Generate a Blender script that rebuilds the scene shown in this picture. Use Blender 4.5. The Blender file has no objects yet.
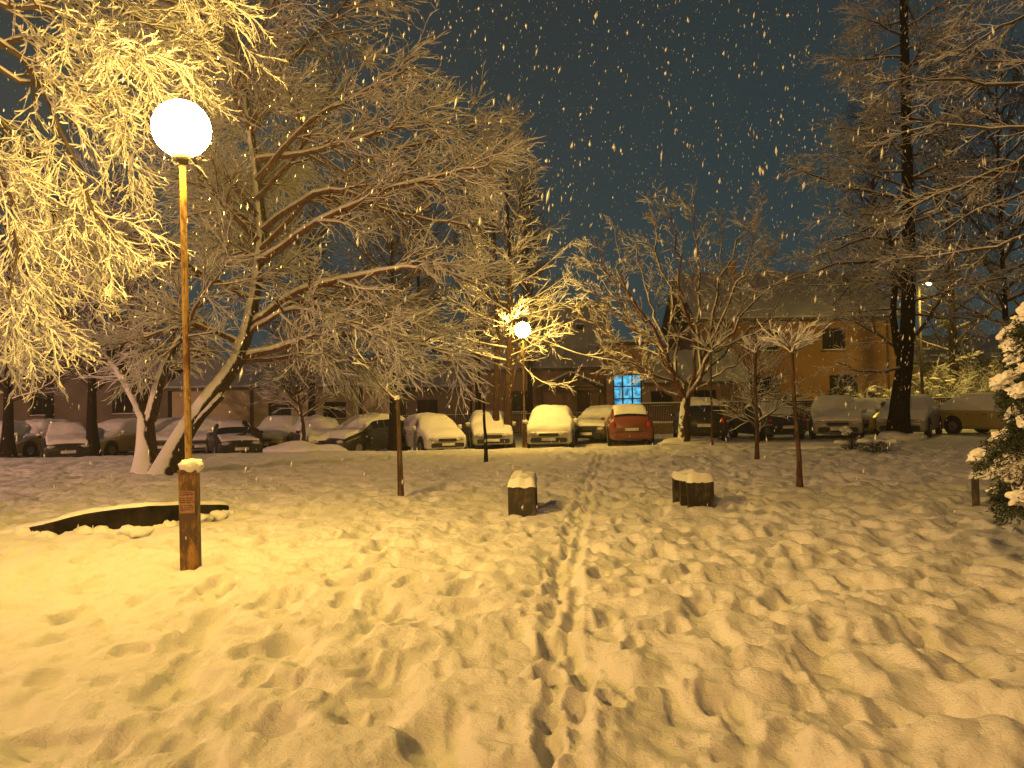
import bpy, bmesh, math, random
import numpy as np
from mathutils import Vector, Matrix

R = math.radians
SC = bpy.context.scene
COL = SC.collection
rnd = random.Random(7)

# ------------------------------------------------------------------ camera
F = 770.0
CAM = Vector((0, 0, 1.6))
PITCH, ROLL = R(1.45), R(-1.06)
cd = bpy.data.cameras.new('camera'); cam = bpy.data.objects.new('camera', cd); COL.objects.link(cam)
cd.sensor_width = 36; cd.lens = F / 1024 * 36; cd.clip_start = .05; cd.clip_end = 2000
CM = Matrix.Rotation(R(90) + PITCH, 3, 'X') @ Matrix.Rotation(ROLL, 3, 'Z')
cam.matrix_world = Matrix.Translation(CAM) @ CM.to_4x4()
SC.camera = cam

# ------------------------------------------------------------------ world / exposure
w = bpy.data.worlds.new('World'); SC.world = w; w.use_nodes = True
nt = w.node_tree; nt.nodes.clear()
wo = nt.nodes.new('ShaderNodeOutputWorld'); bg = nt.nodes.new('ShaderNodeBackground')
tc = nt.nodes.new('ShaderNodeTexCoord'); sep = nt.nodes.new('ShaderNodeSeparateXYZ')
rmp = nt.nodes.new('ShaderNodeValToRGB'); no = nt.nodes.new('ShaderNodeTexNoise')
mx = nt.nodes.new('ShaderNodeMath'); mx.operation = 'MULTIPLY_ADD'
no.inputs['Scale'].default_value = 1.6; no.inputs['Detail'].default_value = 3
nt.links.new(tc.outputs['Generated'], no.inputs['Vector'])
nt.links.new(tc.outputs['Generated'], sep.inputs[0])
nt.links.new(no.outputs['Fac'], mx.inputs[0]); mx.inputs[1].default_value = .18
nt.links.new(sep.outputs['Z'], mx.inputs[2]); nt.links.new(mx.outputs[0], rmp.inputs[0])
e = rmp.color_ramp.elements
e[0].position = .0; e[0].color = (.033, .064, .071, 1)
e[1].position = .62; e[1].color = (.023, .037, .042, 1)
m = e.new(.28); m.color = (.031, .057, .064, 1)
# warm fill glow added to the unseen sky behind the camera, lifts the shadows
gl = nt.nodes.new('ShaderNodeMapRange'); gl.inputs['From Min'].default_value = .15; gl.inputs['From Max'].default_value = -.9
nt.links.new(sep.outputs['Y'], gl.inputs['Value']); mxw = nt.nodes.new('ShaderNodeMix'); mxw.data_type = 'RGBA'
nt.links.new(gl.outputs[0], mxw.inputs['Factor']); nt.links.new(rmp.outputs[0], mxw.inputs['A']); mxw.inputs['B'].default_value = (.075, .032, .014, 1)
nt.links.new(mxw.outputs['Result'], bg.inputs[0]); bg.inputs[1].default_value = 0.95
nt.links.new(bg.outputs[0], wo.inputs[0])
SC.view_settings.view_transform = 'Standard'; SC.view_settings.look = 'None'
SC.view_settings.exposure = -.12; SC.view_settings.gamma = 1
cy = SC.cycles
cy.use_denoising = True; cy.max_bounces = 6; cy.diffuse_bounces = 3; cy.glossy_bounces = 2
cy.transmission_bounces = 4; cy.volume_bounces = 0; cy.sample_clamp_indirect = 3; cy.transparent_max_bounces = 6
LAMP = (540, 322, 60)          # radiance of a lit globe (sodium light)

# ------------------------------------------------------------------ pixel helpers (used once to read positions off the photo)
def ray(px, py):
    v = CM @ Vector(((px - 512) / F, (384 - py) / F, -1)); return v / v.y
def at(px, py, D): return CAM + ray(px, py) * D
def gat(px, py, z=0.0):
    v = ray(px, py); return CAM + v * ((z - CAM.z) / v.z)

# ------------------------------------------------------------------ materials
def nodes(name):
    m = bpy.data.materials.new(name); m.use_nodes = True; t = m.node_tree
    return m, t, t.nodes['Principled BSDF']
def mat(name, col, rough=.7, metal=0, var=.25, scale=8, bump=0, bscale=40, emit=None, es=0, spec=.4, detail=4):
    m, t, b = nodes(name)
    b.inputs['Roughness'].default_value = rough; b.inputs['Metallic'].default_value = metal
    b.inputs['Specular IOR Level'].default_value = spec
    tcn = t.nodes.new('ShaderNodeTexCoord')
    n = t.nodes.new('ShaderNodeTexNoise'); n.inputs['Scale'].default_value = scale; n.inputs['Detail'].default_value = detail
    t.links.new(tcn.outputs['Object'], n.inputs['Vector'])
    r = t.nodes.new('ShaderNodeValToRGB')
    r.color_ramp.elements[0].position = .3; r.color_ramp.elements[1].position = .7
    r.color_ramp.elements[0].color = tuple(c * (1 - var) for c in col) + (1,)
    r.color_ramp.elements[1].color = tuple(min(1, c * (1 + var)) for c in col) + (1,)
    t.links.new(n.outputs['Fac'], r.inputs[0]); t.links.new(r.outputs[0], b.inputs['Base Color'])
    if bump:
        n2 = t.nodes.new('ShaderNodeTexNoise'); n2.inputs['Scale'].default_value = bscale; n2.inputs['Detail'].default_value = 5
        t.links.new(tcn.outputs['Object'], n2.inputs['Vector'])
        bp = t.nodes.new('ShaderNodeBump'); bp.inputs['Strength'].default_value = bump; bp.inputs['Distance'].default_value = .02
        t.links.new(n2.outputs['Fac'], bp.inputs['Height']); t.links.new(bp.outputs[0], b.inputs['Normal'])
    if emit:
        b.inputs['Emission Color'].default_value = (*emit, 1); b.inputs['Emission Strength'].default_value = es
    return m
def rusty(name, paint, rust, amount=.5, scale=6, stretch=.35):
    m, t, b = nodes(name); b.inputs['Roughness'].default_value = .6
    tcn = t.nodes.new('ShaderNodeTexCoord'); mp = t.nodes.new('ShaderNodeMapping'); mp.inputs['Scale'].default_value = (1, 1, stretch)
    n = t.nodes.new('ShaderNodeTexNoise'); n.inputs['Scale'].default_value = scale; n.inputs['Detail'].default_value = 9; n.inputs['Roughness'].default_value = .75
    r = t.nodes.new('ShaderNodeValToRGB'); r.color_ramp.elements[0].position = amount - .05; r.color_ramp.elements[1].position = amount + .06
    r.color_ramp.elements[0].color = (*rust, 1); r.color_ramp.elements[1].color = (*paint, 1)
    k = r.color_ramp.elements.new(amount); k.color = tuple((a + c) * .4 for a, c in zip(paint, rust)) + (1,)
    t.links.new(tcn.outputs['Object'], mp.inputs[0]); t.links.new(mp.outputs[0], n.inputs['Vector'])
    t.links.new(n.outputs['Fac'], r.inputs[0]); t.links.new(r.outputs[0], b.inputs['Base Color'])
    bp = t.nodes.new('ShaderNodeBump'); bp.inputs['Strength'].default_value = .4; bp.inputs['Distance'].default_value = .01
    t.links.new(n.outputs['Fac'], bp.inputs['Height']); t.links.new(bp.outputs[0], b.inputs['Normal'])
    return m
def snowed(name, col, wdir, thr, soft=.18, nscale=9, namp=.5, bump=.6):
    """bark (or stone) with wind-blown snow stuck to the side that faces wdir"""
    m, t, b = nodes(name); b.inputs['Roughness'].default_value = .85; b.inputs['Specular IOR Level'].default_value = .2
    g = t.nodes.new('ShaderNodeNewGeometry'); tcn = t.nodes.new('ShaderNodeTexCoord')
    d = t.nodes.new('ShaderNodeVectorMath'); d.operation = 'DOT_PRODUCT'; d.inputs[1].default_value = Vector(wdir).normalized()
    t.links.new(g.outputs['Normal'], d.inputs[0])
    n = t.nodes.new('ShaderNodeTexNoise'); n.inputs['Scale'].default_value = nscale; n.inputs['Detail'].default_value = 6
    t.links.new(tcn.outputs['Object'], n.inputs['Vector'])
    a = t.nodes.new('ShaderNodeMath'); a.operation = 'MULTIPLY_ADD'; a.inputs[1].default_value = namp * 2
    t.links.new(n.outputs['Fac'], a.inputs[0]); t.links.new(d.outputs['Value'], a.inputs[2])
    mr = t.nodes.new('ShaderNodeMapRange'); mr.inputs['From Min'].default_value = thr + namp - soft; mr.inputs['From Max'].default_value = thr + namp + soft
    t.links.new(a.outputs[0], mr.inputs['Value'])
    mp = t.nodes.new('ShaderNodeMapping'); mp.inputs['Scale'].default_value = (1, 1, .25)
    n2 = t.nodes.new('ShaderNodeTexNoise'); n2.inputs['Scale'].default_value = 22; n2.inputs['Detail'].default_value = 6
    t.links.new(tcn.outputs['Object'], mp.inputs[0]); t.links.new(mp.outputs[0], n2.inputs['Vector'])
    r = t.nodes.new('ShaderNodeValToRGB'); r.color_ramp.elements[0].position = .35; r.color_ramp.elements[1].position = .68
    r.color_ramp.elements[0].color = tuple(c * .4 for c in col) + (1,); r.color_ramp.elements[1].color = tuple(c * 1.4 for c in col) + (1,)
    t.links.new(n2.outputs['Fac'], r.inputs[0])
    mixc = t.nodes.new('ShaderNodeMix'); mixc.data_type = 'RGBA'
    t.links.new(mr.outputs[0], mixc.inputs['Factor']); t.links.new(r.outputs[0], mixc.inputs['A']); mixc.inputs['B'].default_value = (.8, .81, .84, 1)
    t.links.new(mixc.outputs['Result'], b.inputs['Base Color'])
    bp = t.nodes.new('ShaderNodeBump'); bp.inputs['Strength'].default_value = bump; bp.inputs['Distance'].default_value = .03
    t.links.new(n2.outputs['Fac'], bp.inputs['Height']); t.links.new(bp.outputs[0], b.inputs['Normal'])
    return m
M = {}
def snow_mat(name, bump, bscale, dist=.02, alb=.82):
    m, t, b = nodes(name); b.inputs['Base Color'].default_value = (alb, alb * 1.01, alb * 1.04, 1)
    b.inputs['Roughness'].default_value = .75; b.inputs['Specular IOR Level'].default_value = .25
    tcn = t.nodes.new('ShaderNodeTexCoord')
    n1 = t.nodes.new('ShaderNodeTexNoise'); n1.inputs['Scale'].default_value = bscale; n1.inputs['Detail'].default_value = 8; n1.inputs['Roughness'].default_value = .7
    t.links.new(tcn.outputs['Object'], n1.inputs['Vector'])
    bp = t.nodes.new('ShaderNodeBump'); bp.inputs['Strength'].default_value = bump; bp.inputs['Distance'].default_value = dist
    n3 = t.nodes.new('ShaderNodeTexNoise'); n3.inputs['Scale'].default_value = 85; n3.inputs['Detail'].default_value = 3
    t.links.new(tcn.outputs['Object'], n3.inputs['Vector'])
    bp2 = t.nodes.new('ShaderNodeBump'); bp2.inputs['Strength'].default_value = .6; bp2.inputs['Distance'].default_value = .009
    t.links.new(n3.outputs['Fac'], bp2.inputs['Height'])
    t.links.new(n1.outputs['Fac'], bp.inputs['Height']); t.links.new(bp.outputs[0], bp2.inputs['Normal']); t.links.new(bp2.outputs[0], b.inputs['Normal'])
    return m
M['ground'] = snow_mat('ground_snow', .9, 11, .05)
M['snow'] = snow_mat('snow', .5, 18, .02)
M['roofsnow'] = snow_mat('roof_snow', .3, 6, .03, .5)
M['bark'] = mat('bark', (.075, .05, .035), .9, bump=.5, bscale=30)
M['barkred'] = snowed('bark_red', (.05, .026, .018), (-.3, -.3, 1), .75)
M['barkplaster'] = snowed('bark_plastered', (.05, .034, .025), (-.80, -.35, .45), .12, .08, 6, .28)
M['twigplaster'] = snowed('twig_plastered', (.15, .068, .052), (-.6, -.45, .6), .7, .12, 6, .3)
M['twigdark'] = snowed('twig_dark', (.07, .045, .03), (-.7, -.3, .6), .5, .15, 8, .3)
M['barkpatch'] = snowed('bark_patch', (.07, .045, .03), (-.8, -.35, .5), .72, .08, 5, .8)
M['barkdark'] = snowed('bark_dark', (.016, .012, .010), (-.3, -.2, 1), 1.05, .1, 14, .35)
M['barkstem'] = snowed('bark_stem', (.10, .06, .04), (-.3, -.2, 1), .8)
M['needle'] = mat('needle', (.028, .042, .024), .8, var=.5, scale=20)
M['leafdry'] = mat('leaf_dry', (.10, .085, .03), .8, var=.5, scale=15)
M['lampyellow'] = rusty('lamp_paint', (.42, .28, .07), (.13, .045, .015), .47, 9)
M['lampbox'] = rusty('lamp_box', (.36, .19, .045), (.075, .036, .018), .52, 7)
M['dark'] = mat('dark_metal', (.02, .018, .016), .5)
M['paper'] = mat('paper', (.34, .20, .13), .9, var=.3, scale=25)
M['ink'] = mat('ink', (.04, .02, .02), .9)
M['stone'] = mat('dark_stone', (.017, .014, .011), .95, var=.8, scale=5, bump=1.0, bscale=9, spec=.15)
M['concrete'] = rusty('bench_concrete', (.12, .085, .055), (.02, .016, .013), .53, 5, .5)
M['wood'] = mat('plank', (.06, .04, .025), .85, bump=.4)
M['beige'] = mat('render_beige', (.55, .46, .32), .9, var=.15, scale=1.5, bump=.2)
M['brown'] = mat('render_brown', (.32, .22, .155), .9, var=.2, scale=1.2, bump=.2)
M['orange'] = mat('render_orange', (.27, .155, .075), .9, var=.18, scale=.8, bump=.2)
M['darkwall'] = mat('render_dark', (.20, .17, .135), .9, var=.2, scale=1)
M['trim'] = mat('trim', (.10, .065, .045), .8)
M['frame'] = mat('window_frame', (.035, .028, .022), .6)
M['pane'] = mat('dark_glass', (.008, .009, .01), .12, var=.1, spec=.5)
M['roof'] = mat('roof_tile', (.11, .10, .095), .85, var=.2, scale=3, bump=.5, bscale=12)
M['fence'] = mat('fence_metal', (.05, .04, .032), .6)
M['lowwall'] = mat('low_wall', (.20, .15, .10), .9, bump=.4)
M['tyre'] = mat('tyre', (.015, .015, .015), .9)
M['rim'] = mat('rim', (.35, .35, .35), .4, .8)
M['glass'] = mat('car_glass', (.012, .013, .015), .1, var=.05, spec=.6)
M['lens'] = mat('head_lens', (.5, .5, .48), .2, spec=.6)
M['redlens'] = mat('tail_lens', (.35, .02, .015), .25, spec=.6)
M['plate'] = mat('plate', (.6, .6, .58), .5)
M['plastic'] = mat('plastic', (.02, .02, .02), .6)
M['coat'] = mat('coat', (.014, .015, .02), .9)
M['skin'] = mat('skin', (.45, .28, .2), .6)
def emis(name, col, s):
    m = bpy.data.materials.new(name); m.use_nodes = True; t = m.node_tree; t.nodes.clear()
    o = t.nodes.new('ShaderNodeOutputMaterial'); x = t.nodes.new('ShaderNodeEmission')
    x.inputs[0].default_value = (*col, 1); x.inputs[1].default_value = s; t.links.new(x.outputs[0], o.inputs[0]); return m
mxl = max(LAMP); M['globe'] = emis('lit_globe', tuple(c / mxl for c in LAMP), mxl)
M['streetlight'] = emis('street_lamp_lens', (1, .64, .10), 2400)
M['roadlight'] = emis('road_lamp_lens', (1, .53, .135), 8800)  # lens of the fill lamp added behind the camera
M['roadlight_soft'] = emis('side_lamp_lens', (1, .49, .30), 12000)  # pinker lens of the fill lamp added beyond the left edge
# blue lit window: brighter and dimmer patches of the room seen through frosted panes
def blue():
    m = bpy.data.materials.new('blue_window'); m.use_nodes = True; t = m.node_tree; t.nodes.clear()
    o = t.nodes.new('ShaderNodeOutputMaterial'); x = t.nodes.new('ShaderNodeEmission'); tcn = t.nodes.new('ShaderNodeTexCoord')
    n = t.nodes.new('ShaderNodeTexNoise'); n.inputs['Scale'].default_value = 3.4; n.inputs['Detail'].default_value = 3
    r = t.nodes.new('ShaderNodeValToRGB'); r.color_ramp.elements[0].position = .36; r.color_ramp.elements[1].position = .62
    r.color_ramp.elements[0].color = (.012, .12, .28, 1); r.color_ramp.elements[1].color = (.16, .68, .95, 1)
    t.links.new(tcn.outputs['Object'], n.inputs['Vector']); t.links.new(n.outputs['Fac'], r.inputs[0])
    t.links.new(r.outputs[0], x.inputs[0]); x.inputs[1].default_value = 1.15; t.links.new(x.outputs[0], o.inputs[0]); return m
M['blue'] = blue()

# ------------------------------------------------------------------ object helpers
def mesh_np(name, V, Fs, material, parent=None, smooth=True):
    """V (n,3) array, Fs: list of (k,m) int arrays of equal-sided faces"""
    me = bpy.data.meshes.new(name)
    V = np.asarray(V, dtype=np.float32)
    loops = np.concatenate([f.ravel() for f in Fs]).astype(np.int32)
    tot = np.concatenate([np.full(len(f), f.shape[1]) for f in Fs]).astype(np.int32)
    me.vertices.add(len(V)); me.vertices.foreach_set('co', V.ravel())
    me.loops.add(len(loops)); me.loops.foreach_set('vertex_index', loops)
    me.polygons.add(len(tot)); st = np.concatenate([[0], np.cumsum(tot)[:-1]]).astype(np.int32)
    me.polygons.foreach_set('loop_start', st); me.polygons.foreach_set('loop_total', tot)
    me.polygons.foreach_set('use_smooth', np.full(len(tot), smooth))
    me.update(calc_edges=True)
    me.materials.append(material)
    o = bpy.data.objects.new(name, me); COL.objects.link(o)
    if parent: o.parent = parent
    return o
def bobj(name, bm, material, parent=None, smooth=False, loc=None):
    me = bpy.data.meshes.new(name); bm.normal_update(); bm.to_mesh(me); bm.free()
    for p in me.polygons: p.use_smooth = smooth
    me.materials.append(material)
    o = bpy.data.objects.new(name, me); COL.objects.link(o)
    if parent: o.parent = parent
    if loc is not None: o.location = loc
    return o
def box(bm, c, s, rot=None, bev=0):
    r = bmesh.ops.create_cube(bm, size=1)
    mt = Matrix.Translation(Vector(c)) @ (rot.to_4x4() if rot else Matrix.Identity(4)) @ Matrix.Diagonal((*s, 1))
    bmesh.ops.transform(bm, matrix=mt, verts=r['verts'])
    if bev:
        es = list({e for v in r['verts'] for e in v.link_edges})
        bmesh.ops.bevel(bm, geom=es, offset=bev, segments=2, affect='EDGES')
    return r['verts']
def cyl(bm, a, b, r0, r1=None, n=12):
    a, b = Vector(a), Vector(b); d = b - a
    q = d.to_track_quat('Z', 'Y').to_matrix()
    r = bmesh.ops.create_cone(bm, cap_ends=True, segments=n, radius1=r0, radius2=r0 if r1 is None else r1, depth=d.length)
    bmesh.ops.transform(bm, matrix=Matrix.Translation((a + b) / 2) @ q.to_4x4(), verts=r['verts'])
def blob(bm, c, s, amp=.12, sub=3, seed=0, rot=None, freq=2.2):
    r = bmesh.ops.create_icosphere(bm, subdivisions=sub, radius=1)
    from mathutils import noise
    for v in r['verts']:
        n = noise.noise(v.co * freq + Vector((seed * 3.1, seed * 1.7, seed * .9)))
        v.co *= 1 + amp * 2 * n
        v.co = Vector((v.co.x * s[0], v.co.y * s[1], v.co.z * s[2]))
        if rot: v.co = rot @ v.co
        v.co += Vector(c)
def bx(name, c, s, material, parent=None, bev=0, rot=None):
    bm = bmesh.new(); box(bm, c, s, rot, bev); return bobj(name, bm, material, parent)
def thing(name, label, cat, loc=(0, 0, 0), rz=0, group=None):
    o = bpy.data.objects.new(name, None); COL.objects.link(o); o.location = loc; o.rotation_euler = (0, 0, rz)
    o['label'] = label; o['category'] = cat
    if group: o['group'] = group
    return o
def tag(o, label, cat, group=None):
    o['label'] = label; o['category'] = cat
    if group: o['group'] = group
    return o

# ------------------------------------------------------------------ noise + ground
def vnoise(x, y, s, seed):
    x = np.asarray(x) / s; y = np.asarray(y) / s
    xi = np.floor(x).astype(np.int64); yi = np.floor(y).astype(np.int64); fx = x - xi; fy = y - yi
    fx = fx * fx * fx * (fx * (fx * 6 - 15) + 10); fy = fy * fy * fy * (fy * (fy * 6 - 15) + 10)
    def h(a, b):
        n = (a * 374761393 + b * 668265263 + seed * 974634777) & 0xffffffff
        n = ((n ^ (n >> 13)) * 1274126177) & 0xffffffff
        return ((n ^ (n >> 16)) & 0xffff) / 65535.0
    return (h(xi, yi) * (1 - fx) + h(xi + 1, yi) * fx) * (1 - fy) + (h(xi, yi + 1) * (1 - fx) + h(xi + 1, yi + 1) * fx) * fy - .5
def sst(a, b, t):
    t = np.clip((t - a) / (b - a), 0, 1); return t * t * (3 - 2 * t)
def base_z(x, y):
    drop = .32 - .32 * sst(-6, 9, x)
    return -drop * sst(27.0, 29.3, y)
XS = np.arange(-9, 9.001, .018); YS = np.arange(.6, 30, .018)
H = np.zeros((len(YS), len(XS)), np.float32)
def stamp(x, y, ang, a, b, depth, rim=.35, flat=1.6):
    q = max(a, b) * 2.2
    i0, i1 = int((x - q + 9) / .018), int((x + q + 9) / .018); j0, j1 = int((y - q - .6) / .018), int((y + q - .6) / .018)
    i0, j0 = max(i0, 0), max(j0, 0); i1, j1 = min(i1, len(XS)), min(j1, len(YS))
    if i1 <= i0 or j1 <= j0: return
    X, Y = np.meshgrid(XS[i0:i1] - x, YS[j0:j1] - y)
    c, s = math.cos(ang), math.sin(ang); u = (X * c + Y * s) / a; v = (-X * s + Y * c) / b
    wob = 1 + .25 * vnoise(X + x, Y + y, .06, 5)
    d = np.sqrt(u * u + v * v) * wob
    H[j0:j1, i0:i1] += (-depth * np.exp(-(d ** 2) ** flat) + rim * depth * np.exp(-((d - 1.35) / .33) ** 2)).astype(np.float32)
g = random.Random(11)
def walk(pts, step, depth, jit=.03, a=.16, b=.075, side=.1, rim=.35, flat=1.8):
    pts = [Vector(p) for p in pts]; k = 0
    for p, q in zip(pts, pts[1:]):
        d = q - p; n = max(1, int(d.length / step)); ang = math.atan2(d.y, d.x); nx = Vector((-d.y, d.x)).normalized()
        for i in range(n):
            s = side if k % 2 else -side; k += 1
            c = p + d * (i / n) + nx * (s + g.gauss(0, jit))
            stamp(c.x + g.gauss(0, jit), c.y + g.gauss(0, jit * 2), ang + g.gauss(0, .15), a * g.uniform(.85, 1.15), b * g.uniform(.85, 1.2), depth * g.uniform(.7, 1.2), rim, flat)
P2 = lambda px, py: gat(px, py).to_2d()
# the trodden trail up the middle, walked several times
tr = [P2(560, 790), P2(562, 700), P2(560, 620), P2(566, 560), P2(576, 520), P2(588, 480), P2(600, 455)]
for _ in range(4): walk([p + Vector((g.gauss(0, .025), 0)) for p in tr], .33, .05, .018, .13, .06, .075, .3, 2.2)
tr2 = [P2(640, 790), P2(632, 700), P2(625, 640), P2(612, 560), P2(606, 500), P2(606, 460)]
walk(tr2, .62, .075, .02, .14, .06, .10, .25, 2.4)
walk([P2(720, 790), P2(728, 690), P2(700, 600), P2(668, 540), P2(640, 480)], .62, .07, .03, .14, .06, .10, .25, 2.4)
walk([P2(250, 790), P2(322, 685), P2(345, 650), P2(400, 600), P2(430, 560)], .42, .07, .1, .14, .08, .15, .2, 1.3)
walk([P2(100, 790), P2(190, 722), P2(250, 668), P2(300, 640), P2(380, 590)], .7, .07, .12, .15, .09, .12, .2, 1.3)
walk([P2(20, 760), P2(140, 755), P2(260, 725)], .5, .08, .12, .16, .10, .14, .2, 1.3)
walk([P2(830, 790), P2(850, 690), P2(800, 600), P2(760, 520), P2(740, 470)], .6, .07, .06, .17, .09, .12, .3, 1.3)
walk([P2(1060, 720), P2(960, 650), P2(880, 590), P2(810, 540), P2(750, 500), P2(700, 460)], .5, .07, .08, .18, .10, .12, .3, 1.2)
for k in range(6):                                  # slurred crumbs along the trail
    for _ in range(260):
        t = g.random() * 5.99; i = int(t); p = tr[i].lerp(tr[i + 1], t - i) if i < 6 else tr[6]
        stamp(p.x + g.gauss(.04, .13), p.y + g.gauss(0, .1), g.uniform(0, 3), g.uniform(.018, .04), g.uniform(.016, .035), g.uniform(-.028, .022), .1)
for off_ in (-.05, .09):                              # the trodden groove itself
    for p, q in zip(tr, tr[1:]):
        for i in range(int((q - p).length / .05)):
            c = p.lerp(q, i * .05 / (q - p).length); stamp(c.x + off_ + .03 * math.sin(c.y * 3.1), c.y, 1.5, .10, .075, .019, .35, 1.2)
HT = H; H = np.zeros_like(HT)
for _ in range(1000):                                # right: thoroughly trampled, then snowed over
    y = 1.6 + 26 * g.random() ** 1.4; x = g.uniform(.35, .35 + .78 * y + 1)
    stamp(x, y, g.gauss(1.9, .7), g.uniform(.12, .24), g.uniform(.07, .14), g.uniform(.02, .075) * (1 if g.random() < .8 else 1.5), g.uniform(.15, .4), g.uniform(.8, 1.2))
for _ in range(1300):                                # left: few soft dimples
    y = 2.0 + 22 * g.random() ** 1.2; x = -g.uniform(.2, .75 * y + 1)
    stamp(x, y, g.gauss(.4, .5), g.uniform(.10, .2), g.uniform(.05, .11), g.uniform(.004, .024) * (2 if g.random() < .08 else 1), .2, 1)
lines = [[P2(735, 490), P2(830, 540), P2(930, 590), P2(1060, 660)], [P2(760, 486), P2(860, 530), P2(960, 575), P2(1080, 630)]]
for ln in lines:                                    # sledge runs to the right
    for p, q in zip(ln, ln[1:]):
        n = int((q - p).length / .06)
        for i in range(n):
            c = p.lerp(q, i / n); stamp(c.x + g.gauss(0, .008), c.y, math.atan2((q - p).y, (q - p).x), .1, .055, .017, .5, 1)
kb = np.exp(-(np.arange(-6, 7) / 2.2) ** 2 / 2); kb /= kb.sum()
H = np.apply_along_axis(lambda a: np.convolve(a, kb, 'same'), 0, H); H = np.apply_along_axis(lambda a: np.convolve(a, kb, 'same'), 1, H)
k2 = np.array([.2, .6, .2]); HT = np.clip(HT, -.12, .05)
HT = np.apply_along_axis(lambda a: np.convolve(a, k2, 'same'), 0, HT); HT = np.apply_along_axis(lambda a: np.convolve(a, k2, 'same'), 1, HT)
H = (H * .8 + HT).astype(np.float32)
def ground_z(x, y):
    x = np.asarray(x, float); y = np.asarray(y, float)
    right = sst(-1.0, 1.6, x - .05 * y); far = 1 - sst(24, 28, y)
    z = base_z(x, y) + .07 * vnoise(x, y, 2.6, 1) * far
    z = z + (.035 + .035 * right) * (vnoise(x + .4 * y, y, .6, 2)) * far + .03 * vnoise(x * .55 + y * .3, y * 1.5 - x * .3, .33, 51) * far
    a = x * .8 + y * .6; b_ = -x * .6 + y * .8
    rid = 1 - np.abs(2 * vnoise(a, b_ * 2.1, .62, 3))
    z = z + (.018 + .026 * right) * (rid - .6) * far
    wx = x + .12 * vnoise(x, y, .5, 31); wy_ = y + .12 * vnoise(x, y, .5, 32)
    for sc_, am, sd_ in ((.38, .055, 23), (.23, .048, 24), (.14, .022, 27)):          # soft old prints everywhere, filled in by fresh snow
        pit = sst(.05, .40, vnoise(wx, wy_ * .8, sc_, sd_)); z = z - am * (1.3 + .1 * right) * pit * far
    hump = np.abs(vnoise(wx * 1.1, wy_, .26, 25)); z = z + .05 * hump * (.6 + .6 * right) * far
    z = z + .012 * vnoise(x, y, .11, 44) + .010 * vnoise(x, y, .055, 4) + .004 * vnoise(x, y, .028, 6)
    z = z + .05 * np.exp(-((y - 26.3 - .5 * vnoise(x, x * 0, 3, 9)) / .8) ** 2) * (1 + 2 * vnoise(x, y, .8, 12))
    fi = np.clip((x + 9) / .018, 0, len(XS) - 1.01); fj = np.clip((y - .6) / .018, 0, len(YS) - 1.01)
    ok = (x > -9) & (x < 9) & (y > .6) & (y < 29.9)
    i = fi.astype(int); j = fj.astype(int); u = fi - i; v = fj - j
    hs = (H[j, i] * (1 - u) + H[j, i + 1] * u) * (1 - v) + (H[j + 1, i] * (1 - u) + H[j + 1, i + 1] * u) * v
    hs = np.clip(hs, -.13, .10)
    return z + np.where(ok, hs, 0)
# one sheet, fine near the camera and coarse to the horizon
yr = [1.05]
while yr[-1] < 46: yr.append(yr[-1] * 1.0047 + .0005)
yr = [-300, -120, -50, -25, -14, -8, -5, -3, -2, -1.2, -.6, 0, .4, .7, .9] + yr + [50, 56, 65, 80, 100, 150, 250, 500, 900]
us = np.concatenate([[-12, -6, -4, -3, -2.4, -2, -1.7, -1.45, -1.25, -1.1, -.98, -.88], np.linspace(-.8, .8, 640), [.88, .98, 1.1, 1.25, 1.45, 1.7, 2, 2.4, 3, 4, 6, 12]])
yr = np.array(yr, float); wy = np.maximum(np.abs(yr), 1.3) + .15
X = us[None, :] * wy[:, None]; Y = np.repeat(yr[:, None], len(us), 1)
Z = ground_z(X, Y)
nr, nc = X.shape; idx = np.arange(nr * nc).reshape(nr, nc)
Q = np.stack([idx[:-1, :-1], idx[:-1, 1:], idx[1:, 1:], idx[1:, :-1]], -1).reshape(-1, 4)
gr = mesh_np('snowy_ground', np.stack([X, Y, Z], -1).reshape(-1, 3), [Q], M['ground']); gr['kind'] = 'structure'
def gz(x, y): return float(ground_z(np.array([x]), np.array([y]))[0])
def foot(px, D, off=0):
    p = at(px, 400, D); return Vector((p.x, D, gz(p.x, D) + off))

# ------------------------------------------------------------------ trees
class Geo:
    def __init__(s): s.b = {}
    def add(s, pts, rad, sides):
        s.b.setdefault((len(pts), sides), []).append((pts, rad))
    def build(s, name, material, parent):
        Vs, Fq, off = [], [], 0
        for (n, k), L in s.b.items():
            P = np.array([[tuple(p) for p in a] for a, _ in L], float); Rr = np.array([r for _, r in L], float)
            T = np.gradient(P, axis=1); T /= np.linalg.norm(T, axis=2, keepdims=True) + 1e-9
            mean = T.mean(1); ref = np.where((np.abs(mean[:, 2]) > .8)[:, None], [1., 0, 0], [0, 0, 1.])[:, None, :]
            U = np.cross(T, ref); U /= np.linalg.norm(U, axis=2, keepdims=True) + 1e-9; W = np.cross(U, T)
            an = np.arange(k) * 2 * math.pi / k
            ring = P[:, :, None, :] + Rr[:, :, None, None] * (U[:, :, None, :] * np.cos(an)[None, None, :, None] + W[:, :, None, :] * np.sin(an)[None, None, :, None])
            N = len(L); Vs.append(ring.reshape(-1, 3))
            ix = np.arange(N * n * k).reshape(N, n, k) + off
            a = ix[:, :-1]; b = ix[:, 1:]; a2 = np.roll(a, -1, 2); b2 = np.roll(b, -1, 2)
            Fq.append(np.stack([a, a2, b2, b], -1).reshape(-1, 4)); off += N * n * k
        return mesh_np(name, np.concatenate(Vs), Fq, material, parent)
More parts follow.
